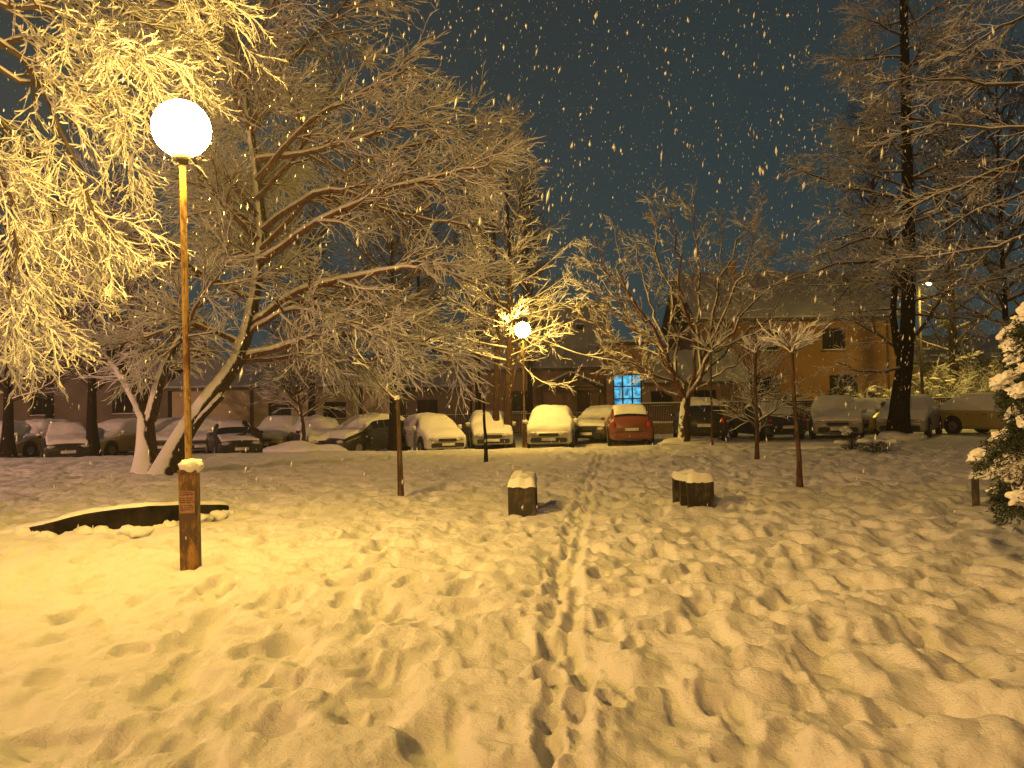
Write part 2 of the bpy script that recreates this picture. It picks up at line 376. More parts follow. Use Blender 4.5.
def spline(P, n):
    P = [Vector(p) for p in P]; P = [P[0] * 2 - P[1]] + P + [P[-1] * 2 - P[-2]]; m = len(P) - 3; out = []
    for i in range(n):
        t = i / (n - 1) * m; k = min(int(t), m - 1); t -= k; a, b, c, d = P[k:k + 4]
        out.append(.5 * ((2 * b) + (c - a) * t + (2 * a - 5 * b + 4 * c - d) * t * t + (3 * b - a - 3 * c + d) * t ** 3))
    return out
class Tree:
    def __init__(s, seed, snow=1.0, rmin=.004, snow_small=.011):
        s.r = random.Random(seed); s.trunk = Geo(); s.crown = Geo(); s.snow = Geo(); s.k = snow; s.rmin = rmin; s.ss = snow_small; s.n = 0
    def put(s, pts, rad, lvl):
        s.n += 1
        sides = 10 if lvl == 0 else (6 if lvl == 1 else (4 if lvl == 2 else 3))
        (s.trunk if lvl == 0 else s.crown).add(pts, rad, sides)
        if s.k <= 0: return
        sp, sr = [], []; n = len(pts)
        for i, p in enumerate(pts):
            t = (pts[min(i + 1, n - 1)] - pts[max(i - 1, 0)]).normalized(); hz = math.sqrt(max(0, 1 - t.z * t.z)); r = rad[i]
            if lvl > 0 or hz > .35:
                q = (s.ss + r * .55) * s.k * (.25 + .75 * hz) * s.r.uniform(.55, 1.3)
                if lvl <= 1: q = max(q, r * .8 * hz)
            else: q = r * .3
            sp.append(p + Vector((0, 0, r * .75 * hz + q * .25))); sr.append(q)
        sr[-1] *= .4
        s.snow.add(sp, sr, 5 if lvl <= 1 else (4 if lvl == 2 else 3))
    def grow(s, p, d, L, r, lvl, C):
        """C: list of per-level dicts: n segs, wig, trop, nch, ang, lf, rf"""
        c = C[min(lvl, len(C) - 1)]; n = c['n']; pts = [p.copy()]; rad = [r]; d = d.normalized(); st = L / n; q = p.copy(); ds = [d]
        w = c['wig']; tz = c['trop']; rr = s.r
        for i in range(n):
            d = (d + Vector((rr.gauss(0, w), rr.gauss(0, w), rr.gauss(0, w) + tz * (1 + c.get('acc', 0) * i)))).normalized()
            q = q + d * st; pts.append(q); ds.append(d); rad.append(max(s.rmin * .7, r * (1 - .8 * (i + 1) / n)))
        s.put(pts, rad, lvl)
        s.kids(pts, ds, rad, L, lvl, C)
    def kids(s, pts, ds, rad, L, lvl, C, t0=None, cnt=None):
        c = C[min(lvl, len(C) - 1)]
        if lvl + 1 >= len(C): return
        rr = s.r; n = len(pts) - 1; N = cnt if cnt is not None else max(1, int(c['nch'] * rr.uniform(.75, 1.25))); t0 = c.get('t0', .15) if t0 is None else t0
        for k in range(N):
            t = t0 + (1 - t0) * (k + rr.random()) / N; t = min(t, .995); i = int(t * n); u = t * n - i
            p = pts[i].lerp(pts[i + 1], u); d = ds[min(i + 1, n)]
            side = d.cross(Vector((rr.gauss(0, 1), rr.gauss(0, 1), rr.gauss(0, c.get('zs', 1))))).normalized()
            a = c['ang'] * rr.uniform(.6, 1.3); nd = d * math.cos(a) + side * math.sin(a)
            ln = (c['len'] if 'len' in c else L * c['lf']) * (1 - c.get('sh', .5) * t) * rr.uniform(.6, 1.3)
            r = max(s.rmin, (rad[i] * (1 - u) + rad[i + 1] * u) * c.get('rf', .5))
            s.grow(p, nd, ln, min(r, ln * .03 + s.rmin), lvl + 1, C)
    def limb(s, P, r0, r1, lvl, C, n=12, t0=.2, cnt=None, jig=.03):
        pts = spline(P, n); L = sum((b - a).length for a, b in zip(pts, pts[1:]))
        for i in range(1, n): pts[i] = pts[i] + Vector((s.r.gauss(0, 1), s.r.gauss(0, 1), s.r.gauss(0, 1))) * jig * L / n * 1.5
        rad = [r0 + (r1 - r0) * (i / (n - 1)) ** .8 for i in range(n)]
        if lvl == 0 and pts[0].z < .3: rad = [q * (1 + .5 * math.exp(-max(0, p.z + .05) / .35)) for q, p in zip(rad, pts)]
        ds = [(pts[min(i + 1, n - 1)] - pts[max(i - 1, 0)]).normalized() for i in range(n)]
        s.put(pts, rad, lvl); s.kids(pts, ds, rad, L, max(lvl, 0), C, t0, cnt); return pts
    def done(s, name, label, cat='tree', group=None, loc=(0, 0, 0), trunk_mat='bark', crown_mat='bark'):
        o = thing(name, label, cat, loc, 0, group)
        off = -Vector(loc)
        for nm, g_, mt in (('trunk', s.trunk, trunk_mat), ('crown', s.crown, crown_mat), ('snow_cover', s.snow, 'snow')):
            if g_.b:
                c = g_.build(nm, M[mt], o); c.matrix_parent_inverse = Matrix.Translation(off)
        return o
def L_(pts, D0, D1=None):
    D1 = D0 if D1 is None else D1; n = len(pts) - 1
    return [at(x, y, D0 + (D1 - D0) * i / n) for i, (x, y) in enumerate(pts)]
def flare(T, base, r, n=5):
    for k in range(n):
        a = k / n * 6.28 + T.r.random(); d = Vector((math.cos(a), math.sin(a), 0))
        T.trunk.add([base + d * r * 1.7 + Vector((0, 0, -.12)), base + d * r * 1.0 + Vector((0, 0, .08)), base + d * r * .55 + Vector((0, 0, .45))], [r * .28, r * .35, r * .3], 6)

# ---- tree B : broad snow-loaded double tree left of centre, dense drooping twigs
CB = [dict(n=8, wig=.1, trop=0, nch=12, ang=.9, len=2.2),
      dict(n=8, wig=.09, trop=-.02, nch=17, ang=.75, len=1.8, sh=.35, rf=.62, t0=.1),
      dict(n=6, wig=.09, trop=-.038, nch=11, ang=.55, len=.95, sh=.3, rf=.65, t0=.08),
      dict(n=5, wig=.12, trop=-.04, nch=3, ang=.5, len=.4, sh=.2, rf=.6, t0=.15),
      dict(n=3, wig=.14, trop=-.03, nch=0, ang=.5, len=.15)]
T = Tree(3, 1.1, .005, .012); D = 20.3
b1 = gat(146, 473); b2 = gat(158, 474); b1.z -= .4; b2.z -= .4
T.limb([b1] + L_([(146, 450), (146, 425), (145, 405), (141, 380), (139, 350)], D), .30, .12, 0, CB, 18, .99, 0, .01)
T.limb(L_([(147, 420), (133, 392), (112, 358), (88, 337)], D, D - .6), .19, .11, 0, CB, 10, .99, 0, .01)
T.limb(L_([(149, 420), (158, 388), (166, 362), (182, 335)], D, D - .6), .18, .09, 0, CB, 10, .99, 0, .01)
T.limb([b2] + L_([(180, 440), (207, 400), (236, 362), (249, 320), (256, 280), (262, 230), (256, 170), (246, 100), (236, 40), (228, -30)], D, D + .8), .30, .05, 0, CB, 24, .45, 16, .015)
T.limb(L_([(180, 440), (205, 412), (222, 395)], D), .13, .10, 0, CB, 6, .99, 0, .01)
for pts, d1, r in [
    ([(147, 410), (132, 388), (112, 358), (85, 335), (58, 315), (25, 300)], -1.5, .15),
    ([(146, 412), (142, 388), (139, 350), (148, 310), (150, 260), (140, 200)], 1.0, .15),
    ([(150, 410), (158, 388), (166, 362), (182, 335), (200, 300), (230, 260)], -1.5, .13),
    ([(112, 358), (110, 310), (95, 260), (80, 230)], 1, .09),
    ([(140, 350), (110, 300), (100, 240), (110, 180)], -1, .09),
    ([(249, 325), (300, 292), (360, 275), (425, 268), (480, 285)], -2.0, .12),
    ([(249, 325), (310, 300), (370, 305), (440, 330)], 2.0, .10),
    ([(258, 262), (320, 222), (390, 190), (450, 172), (490, 165)], -1.0, .11),
    ([(260, 250), (310, 200), (370, 160), (440, 138), (475, 125)], 2.0, .10),
    ([(256, 180), (310, 122), (370, 88), (405, 70)], -1, .09),
    ([(250, 125), (290, 60), (340, 10), (370, -25)], 1, .08),
    ([(246, 95), (210, 50), (180, 0), (160, -40)], 0, .08),
    ([(238, 358), (290, 345), (350, 335), (410, 342), (455, 358)], -1.5, .11),
    ([(236, 362), (280, 358), (330, 352), (375, 366)], 1.5, .08),
    ([(252, 300), (200, 272), (150, 245), (95, 232)], -2, .09),
    ([(256, 215), (210, 160), (160, 125), (110, 100)], 1, .09),
    ([(258, 240), (220, 200), (190, 150), (190, 90)], -1.5, .08),
    ([(243, 345), (210, 330), (170, 330), (120, 345)], -1.5, .08),
    ([(247, 335), (290, 310), (340, 320), (400, 350)], -2.8, .08),
    ([(262, 230), (330, 190), (400, 215), (470, 225)], .5, .10),
    ([(256, 160), (320, 150), (390, 130), (430, 125)], -.5, .08),
    ([(255, 200), (300, 150), (330, 90), (350, 50)], 2.5, .08),
    ([(250, 130), (235, 90), (260, 30), (290, -30)], -1.5, .07)]:
    T.limb(L_(pts, D + .3, D + .3 + d1), r, .022, 1, CB, 13, .22, None, .03)
T.done('spreading_tree', 'large double-trunked tree loaded with snow, one trunk leaning, drooping twigs behind the near lamp', 'tree', loc=tuple(gat(150, 472)), trunk_mat='barkplaster', crown_mat='twigplaster')
print('B', T.n)

# ---- tree A : near tree reaching in from the left edge, blazing in the lamp light
CA = [dict(n=8, wig=.1, trop=0, nch=5, ang=.9, len=1.2),
      dict(n=8, wig=.10, trop=-.02, nch=17, ang=.65, len=1.35, sh=.35, rf=.5, t0=.05),
      dict(n=6, wig=.13, trop=-.05, nch=11, ang=.6, len=.55, sh=.3, rf=.55, t0=.08),
      dict(n=5, wig=.16, trop=-.04, nch=4, ang=.6, len=.15, sh=.2, rf=.6, t0=.15),
      dict(n=3, wig=.16, trop=-.03, nch=0, ang=.5, len=.07)]
T = Tree(9, 1.1, .0032, .0105); D = 10.6; tb = Vector((-10.2, 11.2, -.1))
T.limb([tb, tb + Vector((.05, 0, 1.3)), tb + Vector((.1, -.1, 2.6)), tb + Vector((.0, .1, 4.2)), tb + Vector((.2, 0, 6.5))], .2, .08, 0, CA, 12, .99, 0, .01)
for z, pts, d1, r in [
    (3.6, [(-90, 70), (-30, 58), (20, 40), (60, 42), (100, 55), (125, 72), (140, 92)], .3, .045),
    (3.7, [(-90, 30), (-20, 30), (20, 60), (50, 105), (72, 155), (92, 205), (118, 245)], .2, .045),
    (3.3, [(-90, 90), (-30, 100), (10, 130), (40, 180), (62, 225), (95, 262)], .8, .035),
    (2.9, [(-90, 160), (-30, 185), (5, 225), (30, 280), (42, 330)], .2, .035),
    (4.4, [(-90, -30), (0, -20), (80, -5), (150, 0), (200, 8)], .9, .04),
    (4.6, [(-90, -50), (0, -40), (80, -20), (135, 15), (165, 38), (185, 60)], .6, .035),
    (2.5, [(-90, 240), (-40, 265), (-5, 300), (20, 345)], .9, .03),
    (3.3, [(-80, 0), (0, 5), (50, 10), (100, 30), (150, 60)], -.6, .035),
    (2.6, [(-90, 110), (-40, 120), (-5, 160), (15, 230), (10, 300)], -.6, .03),
    (5.4, [(-60, -90), (40, -70), (110, -50), (180, -20), (225, 0)], .0, .03),
    (3.0, [(-60, 40), (10, 80), (70, 90), (110, 120), (130, 170)], .9, .03)]:
    p = tb + Vector((.1, 0, z))
    T.limb([p] + L_(pts, D, D + d1), r * 1.5, .014, 1, CA, 15, .38, None, .03)
T.done('overhanging_tree', 'near tree reaching in from the left edge, snowy twigs blazing yellow beside the globe', 'tree', loc=tuple(tb))
print('A', T.n)

# ---- tree C : conical tree with two reddish trunks behind the far lamp
CC = [dict(n=8, wig=.1, trop=0, nch=5, ang=.9, len=1.2),
      dict(n=8, wig=.06, trop=.02, nch=9, ang=.7, len=1.1, sh=.5, rf=.5, t0=.12),
      dict(n=5, wig=.10, trop=.02, nch=6, ang=.6, len=.42, sh=.3, rf=.55, t0=.1),
      dict(n=4, wig=.12, trop=.01, nch=0, ang=.6, len=.2)]
T = Tree(5, 1.15, .006, .012); D = 31.5
t1 = T.limb([foot(508, D, -.1)] + L_([(508, 400), (510, 330), (509, 260), (507, 190), (506, 122)], D), .21, .02, 0, CC, 20, .99, 0, .004)
t2 = T.limb([foot(496, D + .3, -.1)] + L_([(496, 400), (497, 330), (495, 250), (490, 190), (487, 140)], D + .3), .17, .02, 0, CC, 20, .99, 0, .004)
T.limb(L_([(508, 400), (517, 360), (512, 300)], D - .1), .08, .05, 0, CC, 6, .99, 0, .01)
for tt, N in ((t1, 56), (t2, 26)):
    for k in range(N):
        t = .30 + .69 * k / N; i = t * 19; a = k * 2.4 + T.r.random(); L = 3.3 * (1 - .78 * ((t - .3) / .7) ** 1.3) * T.r.uniform(.75, 1.15)
        p = tt[int(i)].lerp(tt[min(int(i) + 1, 19)], i - int(i)); up = .25 + .9 * ((t - .3) / .7) ** 1.5
        T.grow(p, Vector((math.cos(a), math.sin(a), up)), L, .035 * L / 3 + .008, 1, CC)
T.limb(L_([(510, 335), (540, 340), (580, 354), (622, 362)], D, D - 1.5), .05, .012, 1, CC, 12, .3, 3)
T.limb(L_([(510, 345), (528, 372), (552, 385), (578, 380)], D, D - 1), .04, .012, 1, CC, 12, .3, 6)
T.done('conical_tree', 'tall conical bare tree with two reddish trunks directly behind the far lamp', 'tree', loc=tuple(foot(505, D)), trunk_mat='barkred', crown_mat='barkstem')
print('C', T.n)

# ---- tree D : vase-shaped tree right of the blue window
CD = [dict(n=8, wig=.1, trop=0, nch=5, ang=.9, len=1.2),
      dict(n=8, wig=.08, trop=.015, nch=13, ang=.75, len=1.25, sh=.4, rf=.5, t0=.15),
      dict(n=6, wig=.12, trop=.02, nch=9, ang=.7, len=.5, sh=.3, rf=.55, t0=.1),
      dict(n=4, wig=.14, trop=.02, nch=3, ang=.6, len=.2, sh=.2),
      dict(n=3, wig=.14, trop=.02, nch=0, ang=.6, len=.1)]
T = Tree(15, .85, .006, .010); D = 28.6
T.limb([foot(683, D, -.1)] + L_([(684, 425), (685, 408), (686, 398)], D), .20, .17, 0, CD, 8, .99, 0, .01)
for pts, d1, r in [
    ([(686, 402), (697, 382), (714, 352), (738, 320), (766, 292), (800, 268)], -1, .13),
    ([(687, 398), (700, 362), (716, 305), (738, 245), (766, 195)], 1, .12),
    ([(690, 392), (699, 350), (700, 300), (697, 250), (690, 195)], -.5, .10),
    ([(685, 400), (674, 380), (664, 352), (640, 312), (612, 275), (592, 240)], -1.5, .12),
    ([(680, 392), (655, 348), (628, 325), (600, 300), (580, 285)], 1, .09),
    ([(684, 400), (677, 352), (668, 300), (656, 240), (650, 200)], .8, .10),
    ([(678, 388), (655, 374), (625, 362), (600, 350)], -1.5, .06),
    ([(668, 345), (645, 290), (634, 235)], 1.5, .07),
    ([(714, 352), (750, 335), (785, 325)], -1, .06),
    ([(700, 362), (730, 300), (748, 260), (752, 225)], -1.5, .07),
    ([(688, 395), (692, 340), (678, 270), (672, 205)], -2, .09),
    ([(688, 395), (710, 345), (722, 280), (720, 210)], 2, .08),
    ([(686, 398), (660, 350), (625, 290), (615, 230)], 2, .09),
    ([(684, 402), (660, 385), (630, 352), (598, 325), (572, 318)], .5, .08),
    ([(690, 395), (722, 372), (756, 350), (790, 338)], 0, .06),
    ([(664, 352), (628, 318), (598, 275), (580, 255)], 2, .06),
    ([(724, 336), (752, 290), (778, 240)], 1.5, .06),

    ([(688, 396), (735, 340), (770, 315), (790, 285)], 2, .08)]:
    T.limb(L_(pts, D, D + d1), r, .016, 1, CD, 14, .25, None, .10)
T.done('vase_shaped_tree', 'bare snowy tree with forked patchy trunk right of the blue window', 'tree', loc=tuple(foot(683, D)), trunk_mat='barkpatch', crown_mat='twigplaster')
print('D', T.n)

# ---- tree H : big dark trunk on the right
CH = [dict(n=8, wig=.1, trop=0, nch=5, ang=.9, len=1.2),
      dict(n=9, wig=.09, trop=-.004, nch=12, ang=.8, len=1.5, sh=.45, rf=.5, t0=.2),
      dict(n=6, wig=.13, trop=-.02, nch=9, ang=.75, len=.6, sh=.3, rf=.55, t0=.1),
      dict(n=4, wig=.15, trop=-.01, nch=2, ang=.6, len=.25, sh=.2),
      dict(n=3, wig=.14, trop=0, nch=0, ang=.6, len=.12)]
T = Tree(21, .9, .006, .010); D = 28.8
th = T.limb([foot(898, D, -.1)] + L_([(899, 415), (902, 385), (907, 340), (909, 260), (907, 150), (905, 60), (903, -40), (903, -110)], D), .42, .09, 0, CH, 24, .99, 0, .006)
T.limb(L_([(902, 365), (896, 340), (893, 310), (896, 270), (888, 230)], D - .2, D - .6), .17, .07, 0, CH, 10, .5, 4, .01)
for pts, d1, r in [
    ([(907, 300), (896, 268), (862, 262), (830, 265), (800, 278), (760, 290)], -3, .09),
    ([(906, 290), (872, 277), (848, 288), (830, 310)], 1, .06),
    ([(905, 355), (882, 338), (855, 322), (835, 318)], -1, .06),
    ([(904, 368), (880, 372), (855, 370), (838, 362)], -2, .05),
    ([(908, 345), (926, 322), (946, 292), (968, 275)], -1, .09),
    ([(909, 275), (921, 252), (935, 228)], 1, .08),
    ([(908, 200), (870, 192), (830, 182), (790, 166)], -2, .08),
    ([(908, 215), (880, 225), (850, 235), (815, 245)], 1, .07),
    ([(907, 240), (870, 238), (835, 250), (800, 262)], -1, .07),
    ([(907, 150), (880, 135), (855, 130), (830, 128)], 2, .06),
    ([(909, 180), (940, 165), (970, 160)], -2, .06)]:
    T.limb(L_(pts, D, D + d1), r, .016, 1, CH, 12, .2, None, .04)
for k in range(60):
    t = .42 + .57 * k / 60; i = t * 23; a = k * 2.4 + T.r.random(); L = 4.2 * (1 - .5 * (t - .45) / .55) * T.r.uniform(.6, 1.1)
    p = th[int(i)].lerp(th[min(int(i) + 1, 23)], i - int(i))
    T.grow(p, Vector((math.cos(a), math.sin(a), .12)), L, .05, 1, CH)
T.done('dark_trunked_tree', 'tall tree with a thick black trunk standing in front of the snowy silver car', 'tree', loc=tuple(foot(898, D)), trunk_mat='barkdark')
print('H', T.n)

# ---- tree I : limbs reaching in from the right edge
CI = [dict(n=8, wig=.1, trop=0, nch=5, ang=.9, len=1.2),
      dict(n=9, wig=.08, trop=-.005, nch=11, ang=.6, len=1.0, sh=.4, rf=.5, t0=.15),
      dict(n=6, wig=.12, trop=-.02, nch=8, ang=.7, len=.42, sh=.3, rf=.55, t0=.1),
      dict(n=4, wig=.15, trop=-.02, nch=2, ang=.6, len=.16, sh=.2),
      dict(n=3, wig=.14, trop=0, nch=0, ang=.6, len=.08)]
T = Tree(33, .85, .004, .008); D = 15.5; tb = Vector((12.6, 15.6, -.1))
T.limb([tb, tb + Vector((0, 0, 3)), tb + Vector((.1, .1, 6)), tb + Vector((0, 0, 11))], .25, .08, 0, CI, 12, .99, 0, .01)
for z, pts, d1, r in [
    (4.2, [(1075, 140), (1024, 160), (985, 176), (945, 192), (912, 208), (880, 222)], 0, .07),
    (3.2, [(1075, 220), (1024, 238), (985, 248), (940, 256), (890, 262)], 1.5, .06),
    (5.8, [(1075, 88), (1020, 88), (970, 82), (920, 78), (880, 85)], -1.0, .05),
    (5.5, [(1075, 118), (1024, 128), (975, 126), (930, 126), (895, 138)], 1.5, .055),
    (7.6, [(1075, -20), (1030, 12), (990, 34), (950, 60)], .5, .05),
    (4.6, [(1075, 165), (1020, 195), (980, 210), (930, 240)], -1.5, .045),
    (8.2, [(1075, -60), (1020, -30), (980, -5), (960, 20)], 2.0, .04),
    (6.4, [(1080, 40), (1035, 60), (990, 62), (945, 50)], 2.0, .045)]:
    T.limb([tb + Vector((0, 0, z))] + L_(pts, D, D + d1), r, .012, 1, CI, 14, .3, None, .04)
T.done('side_reaching_tree', 'tree beyond the right edge whose long snow-topped limbs reach in above the conifer', 'tree', loc=tuple(tb))
print('I', T.n)

# ---- back-row bare trees
CX = [dict(n=8, wig=.1, trop=0, nch=5, ang=.9, len=1.2),
      dict(n=7, wig=.09, trop=.02, nch=9, ang=.6, len=1.4, sh=.4, rf=.5, t0=.15),
      dict(n=5, wig=.12, trop=.03, nch=6, ang=.6, len=.7, sh=.3, rf=.55, t0=.1),
      dict(n=3, wig=.14, trop=.03, nch=2, ang=.6, len=.35)]
def backtree(px, D, htop, spread, N, seed, label, r=.2, snow=.5, tfrac=.25, up=.5, tm='barkdark', crook=.0):
    T = Tree(seed, snow, .009, .009); b = foot(px, D, -.1); h = htop
    tp = [b, b + Vector((crook * .3, 0, h * .3)), b + Vector((-crook * .4, .1, h * .65)), b + Vector((crook * .2, 0, h))]
    tt = T.limb(tp, r, .02, 0, CX, 16, .99, 0, .01)
    for k in range(N):
        t = tfrac + (.98 - tfrac) * k / N; i = t * 15; a = k * 2.4 + T.r.random(); q = (t - tfrac) / (1 - tfrac)
        L = spread * (1 - .7 * q ** 1.4) * T.r.uniform(.65, 1.15); p = tt[int(i)].lerp(tt[min(int(i) + 1, 15)], i - int(i))
        T.grow(p, Vector((math.cos(a), math.sin(a), up + .5 * q)), L, .03 + .015 * L, 1, CX)
    T.done('bare_tree', label, 'tree', 'bare trees of the back row', loc=tuple(b), trunk_mat=tm)
backtree(8, 30, 9, 3.2, 30, 101, 'black-trunked bare tree at the left edge in front of the parked cars', .26, .6, .3)
backtree(92, 30, 9.5, 3.2, 32, 102, 'straight black-trunked bare tree between parked cars left of the plastered trunk', .25, .6, .32)
backtree(394, 29.5, 10, 3.0, 34, 103, 'dark trunk rising just behind the staked sapling', .24, .5, .32)
backtree(300, 29, 4.2, 1.7, 22, 104, 'small crooked tree with pale snow on its stem before the two low windows', .12, .9, .42, .7, 'barkpatch', .35)
backtree(312, 42, 13, 4, 40, 105, 'tall dark tree rising behind the long low building', .25, .3, .3)
backtree(420, 48, 17, 4, 44, 106, 'tall dark tree peaking above the drooping crown, left of the conical tree', .25, .2, .3, .8)
backtree(478, 40, 14.8, 2.6, 44, 107, 'slim dark upright tree just left of the conical tree', .2, .2, .3, 1.2)
backtree(530, 41, 13.6, 2.6, 44, 108, 'slim dark upright tree just right of the conical tree', .2, .25, .3, 1.2)
backtree(955, 44, 22, 4.8, 52, 109, 'very tall dark tree with fine twigs behind the black trunk', .3, .25, .2, .5)
backtree(1008, 34, 17, 3.6, 46, 110, 'tall tree with a thin straight black stem above the right-hand conifer', .2, .35, .3, .4)
backtree(880, 50, 21, 4.0, 44, 111, 'tall faint tree behind the roof of the orange building', .25, .2, .4, .7)
backtree(1060, 40, 20, 4.8, 40, 112, 'tall dark tree just beyond the right edge behind the shrubs', .3, .3, .25, .5)
backtree(50, 46, 15, 4.8, 44, 113, 'tall dark tree behind the leftmost cars', .3, .35, .2, .5)
backtree(130, 48, 16, 4.8, 44, 114, 'tall dark tree behind the plastered double tree', .3, .35, .2, .5)
backtree(757, 27.5, 2.6, 1.5, 9, 115, 'low many-branched young tree in front of the car with snow-cleared tailgate', .05, 1.1, .18, .9, 'barkstem')

# ------------------------------------------------------------------ buildings
def wall_holes(bm, x0, x1, z0, z1, y, holes, th=.25):
    """a wall with real openings: holes = (hx0,hx1,hz0,hz1)"""
    xs = sorted({x0, x1, *[h[0] for h in holes], *[h[1] for h in holes]}); zs = sorted({z0, z1, *[h[2] for h in holes], *[h[3] for h in holes]})
    for a, b in zip(xs, xs[1:]):
        run = None
        for c, d in zip(zs, zs[1:]):
            cx, cz = (a + b) / 2, (c + d) / 2
            if any(h[0] < cx < h[1] and h[2] < cz < h[3] for h in holes): continue
            box(bm, (cx, y + th / 2, cz), (b - a, th, d - c))
    bmesh.ops.remove_doubles(bm, verts=bm.verts, dist=1e-4)
def window(parent, h, y, pane='pane', nx=2, nz=1, sill=True, pname='window'):
    x0, x1, z0, z1 = h; t = .075 if pane == 'blue' else .05; bm = bmesh.new(); yy = y + .12
    W, Hh = x1 - x0, z1 - z0; cx, cz = (x0 + x1) / 2, (z0 + z1) / 2
    box(bm, (x0 + t / 2, yy, cz), (t, .06, Hh)); box(bm, (x1 - t / 2, yy, cz), (t, .06, Hh))
    box(bm, (cx, yy, z0 + t / 2), (W - 2 * t, .06, t)); box(bm, (cx, yy, z1 - t / 2), (W - 2 * t, .06, t))
    for i in range(1, nx): box(bm, (x0 + W * i / nx, yy - .004, cz), (t, .06, Hh - 2 * t))
    for i in range(1, nz): box(bm, (cx, yy - .008, z0 + Hh * i / nz), (W - 2 * t, .06, t * .9))
    f = bobj(pname, bm, M['frame'], parent)
    bx('pane', (cx, yy + .045, cz), (W - .02, .012, Hh - .02), M[pane], f)
    if sill:
        bx('sill', (cx, y - .03, z0 - .03), (W + .16, .16, .05), M['trim'], f)
        bm = bmesh.new(); blob(bm, (cx, y - .04, z0 + .02), (W / 2 + .05, .07, .045), .2, 3, W); bobj('sill_snow', bm, M['snow'], f, True)
def slab_roof(parent, x0, x1, y0, y1, z0, z1, over=.35, th=.14, snow=.10, mt='roof', yr=None):
    """gable roof, ridge along x; eaves at z0, ridge z1"""
    ym = (y0 + y1) / 2 if yr is None else yr
    def prism(lift, t, ex, name, m_):
        bm = bmesh.new(); n = 30
        prof = [(y0 - over - ex, z0 + lift - .0), (ym, z1 + lift), (y1 + over + ex, z0 + lift)]
        V = []
        for i in range(n + 1):
            x = x0 - .3 - ex + (x1 - x0 + .6 + 2 * ex) * i / n
            j = (0 if name == 'roof' else .03 * math.sin(i * 1.7) + .02 * rnd.random())
            top = [bm.verts.new((x, p[0], p[1] + t + j)) for p in prof]; bot = [bm.verts.new((x, p[0], p[1])) for p in prof]; V.append(top + bot)
        for a, b in zip(V, V[1:]):
            for k in (0, 1):
                bm.faces.new((a[k], b[k], b[k + 1], a[k + 1])); bm.faces.new((a[3 + k], a[4 + k], b[4 + k], b[3 + k]))
            bm.faces.new((a[0], a[3], b[3], b[0])); bm.faces.new((a[2], b[2], b[5], a[5]))
        for e_, fl in ((V[0], False), (V[-1], True)):
            for k in (0, 1):
                q = (e_[k], e_[k + 1], e_[k + 4], e_[k + 3]); bm.faces.new(q if not fl else q[::-1])
        bmesh.ops.recalc_face_normals(bm, faces=bm.faces)
        return bobj(name, bm, M[m_], parent)
    r = prism(0, th, 0, 'roof', mt)
    s_ = prism(th + .004, snow, -.04, 'roof_snow', 'roofsnow')
    s_.parent = r
    return r
def X_(px, D): return at(px, 400, D).x
def Zp(px, py, D): return at(px, py, D).z

# A: long low beige building on the left
D = 44; A = thing('low_building', 'long low beige building with two dark windows and thin pilasters', 'building', (X_(280, D), D, 0))
def part_off(root):
    for c in root.children:
        c.matrix_parent_inverse = Matrix.Translation(-Vector(root.location))
x0, x1 = X_(172, D), X_(393, D); ze = Zp(280, 389, D)
h1 = (X_(268, D), X_(291, D), Zp(280, 420, D), Zp(280, 403, D)); h2 = (X_(323, D), X_(346, D), Zp(335, 419, D), Zp(335, 402, D))
bm = bmesh.new(); wall_holes(bm, x0, x1, -.5, ze, D, [h1, h2]); box(bm, ((x0 + x1) / 2, D + 5, ze / 2 - .3), (x1 - x0 - .02, 9.4, ze + .38)); bobj('wall', bm, M['beige'], A)
for h in (h1, h2): window(A, h, D)
for p in (252, 312, 361): bx('pilaster', (X_(p, D), D - .06, ze / 2 - .25), (.16, .12, ze + .46), M['trim'], A)
slab_roof(A, x0, x1, D, D + 9, ze, ze + 1.9)
part_off(A)
# A2: dark low building between, behind tree twigs
A2 = thing('dark_annexe', 'dark low annexe between the beige building and the gabled brown one', 'building', (X_(432, D + 1), D + 1, 0))
x0, x1 = X_(395, D + 1), X_(470, D + 1); ze = 2.5; h = (X_(415, D), X_(436, D), .9, 1.9)
bm = bmesh.new(); wall_holes(bm, x0, x1, -.5, ze, D + 1, [h]); box(bm, ((x0 + x1) / 2, D + 5, ze / 2 - .3), (x1 - x0 - .02, 7.4, ze + .38)); bobj('wall', bm, M['darkwall'], A2)
window(A2, h, D + 1); slab_roof(A2, x0, x1, D + 1, D + 8, ze, ze + 1.6); part_off(A2)
# A0 : dark building far left
A0 = thing('dark_house', 'long dark house wall behind the leftmost parked cars', 'building', (X_(70, 46), 46, 0))
x0, x1 = X_(-160, 46), X_(168, 46); ze = 3.6; hs = [(X_(p, 46), X_(p + 24, 46), 1.4, 2.7) for p in (30, 112)]
bm = bmesh.new(); wall_holes(bm, x0, x1, -.5, ze, 46, hs); box(bm, ((x0 + x1) / 2, 51, ze / 2 - .3), (x1 - x0 - .02, 9.4, ze + .38)); bobj('wall', bm, M['darkwall'], A0)
for h in hs: window(A0, h, 46)
slab_roof(A0, x0, x1, 46, 56, ze, ze + 2.2); part_off(A0)
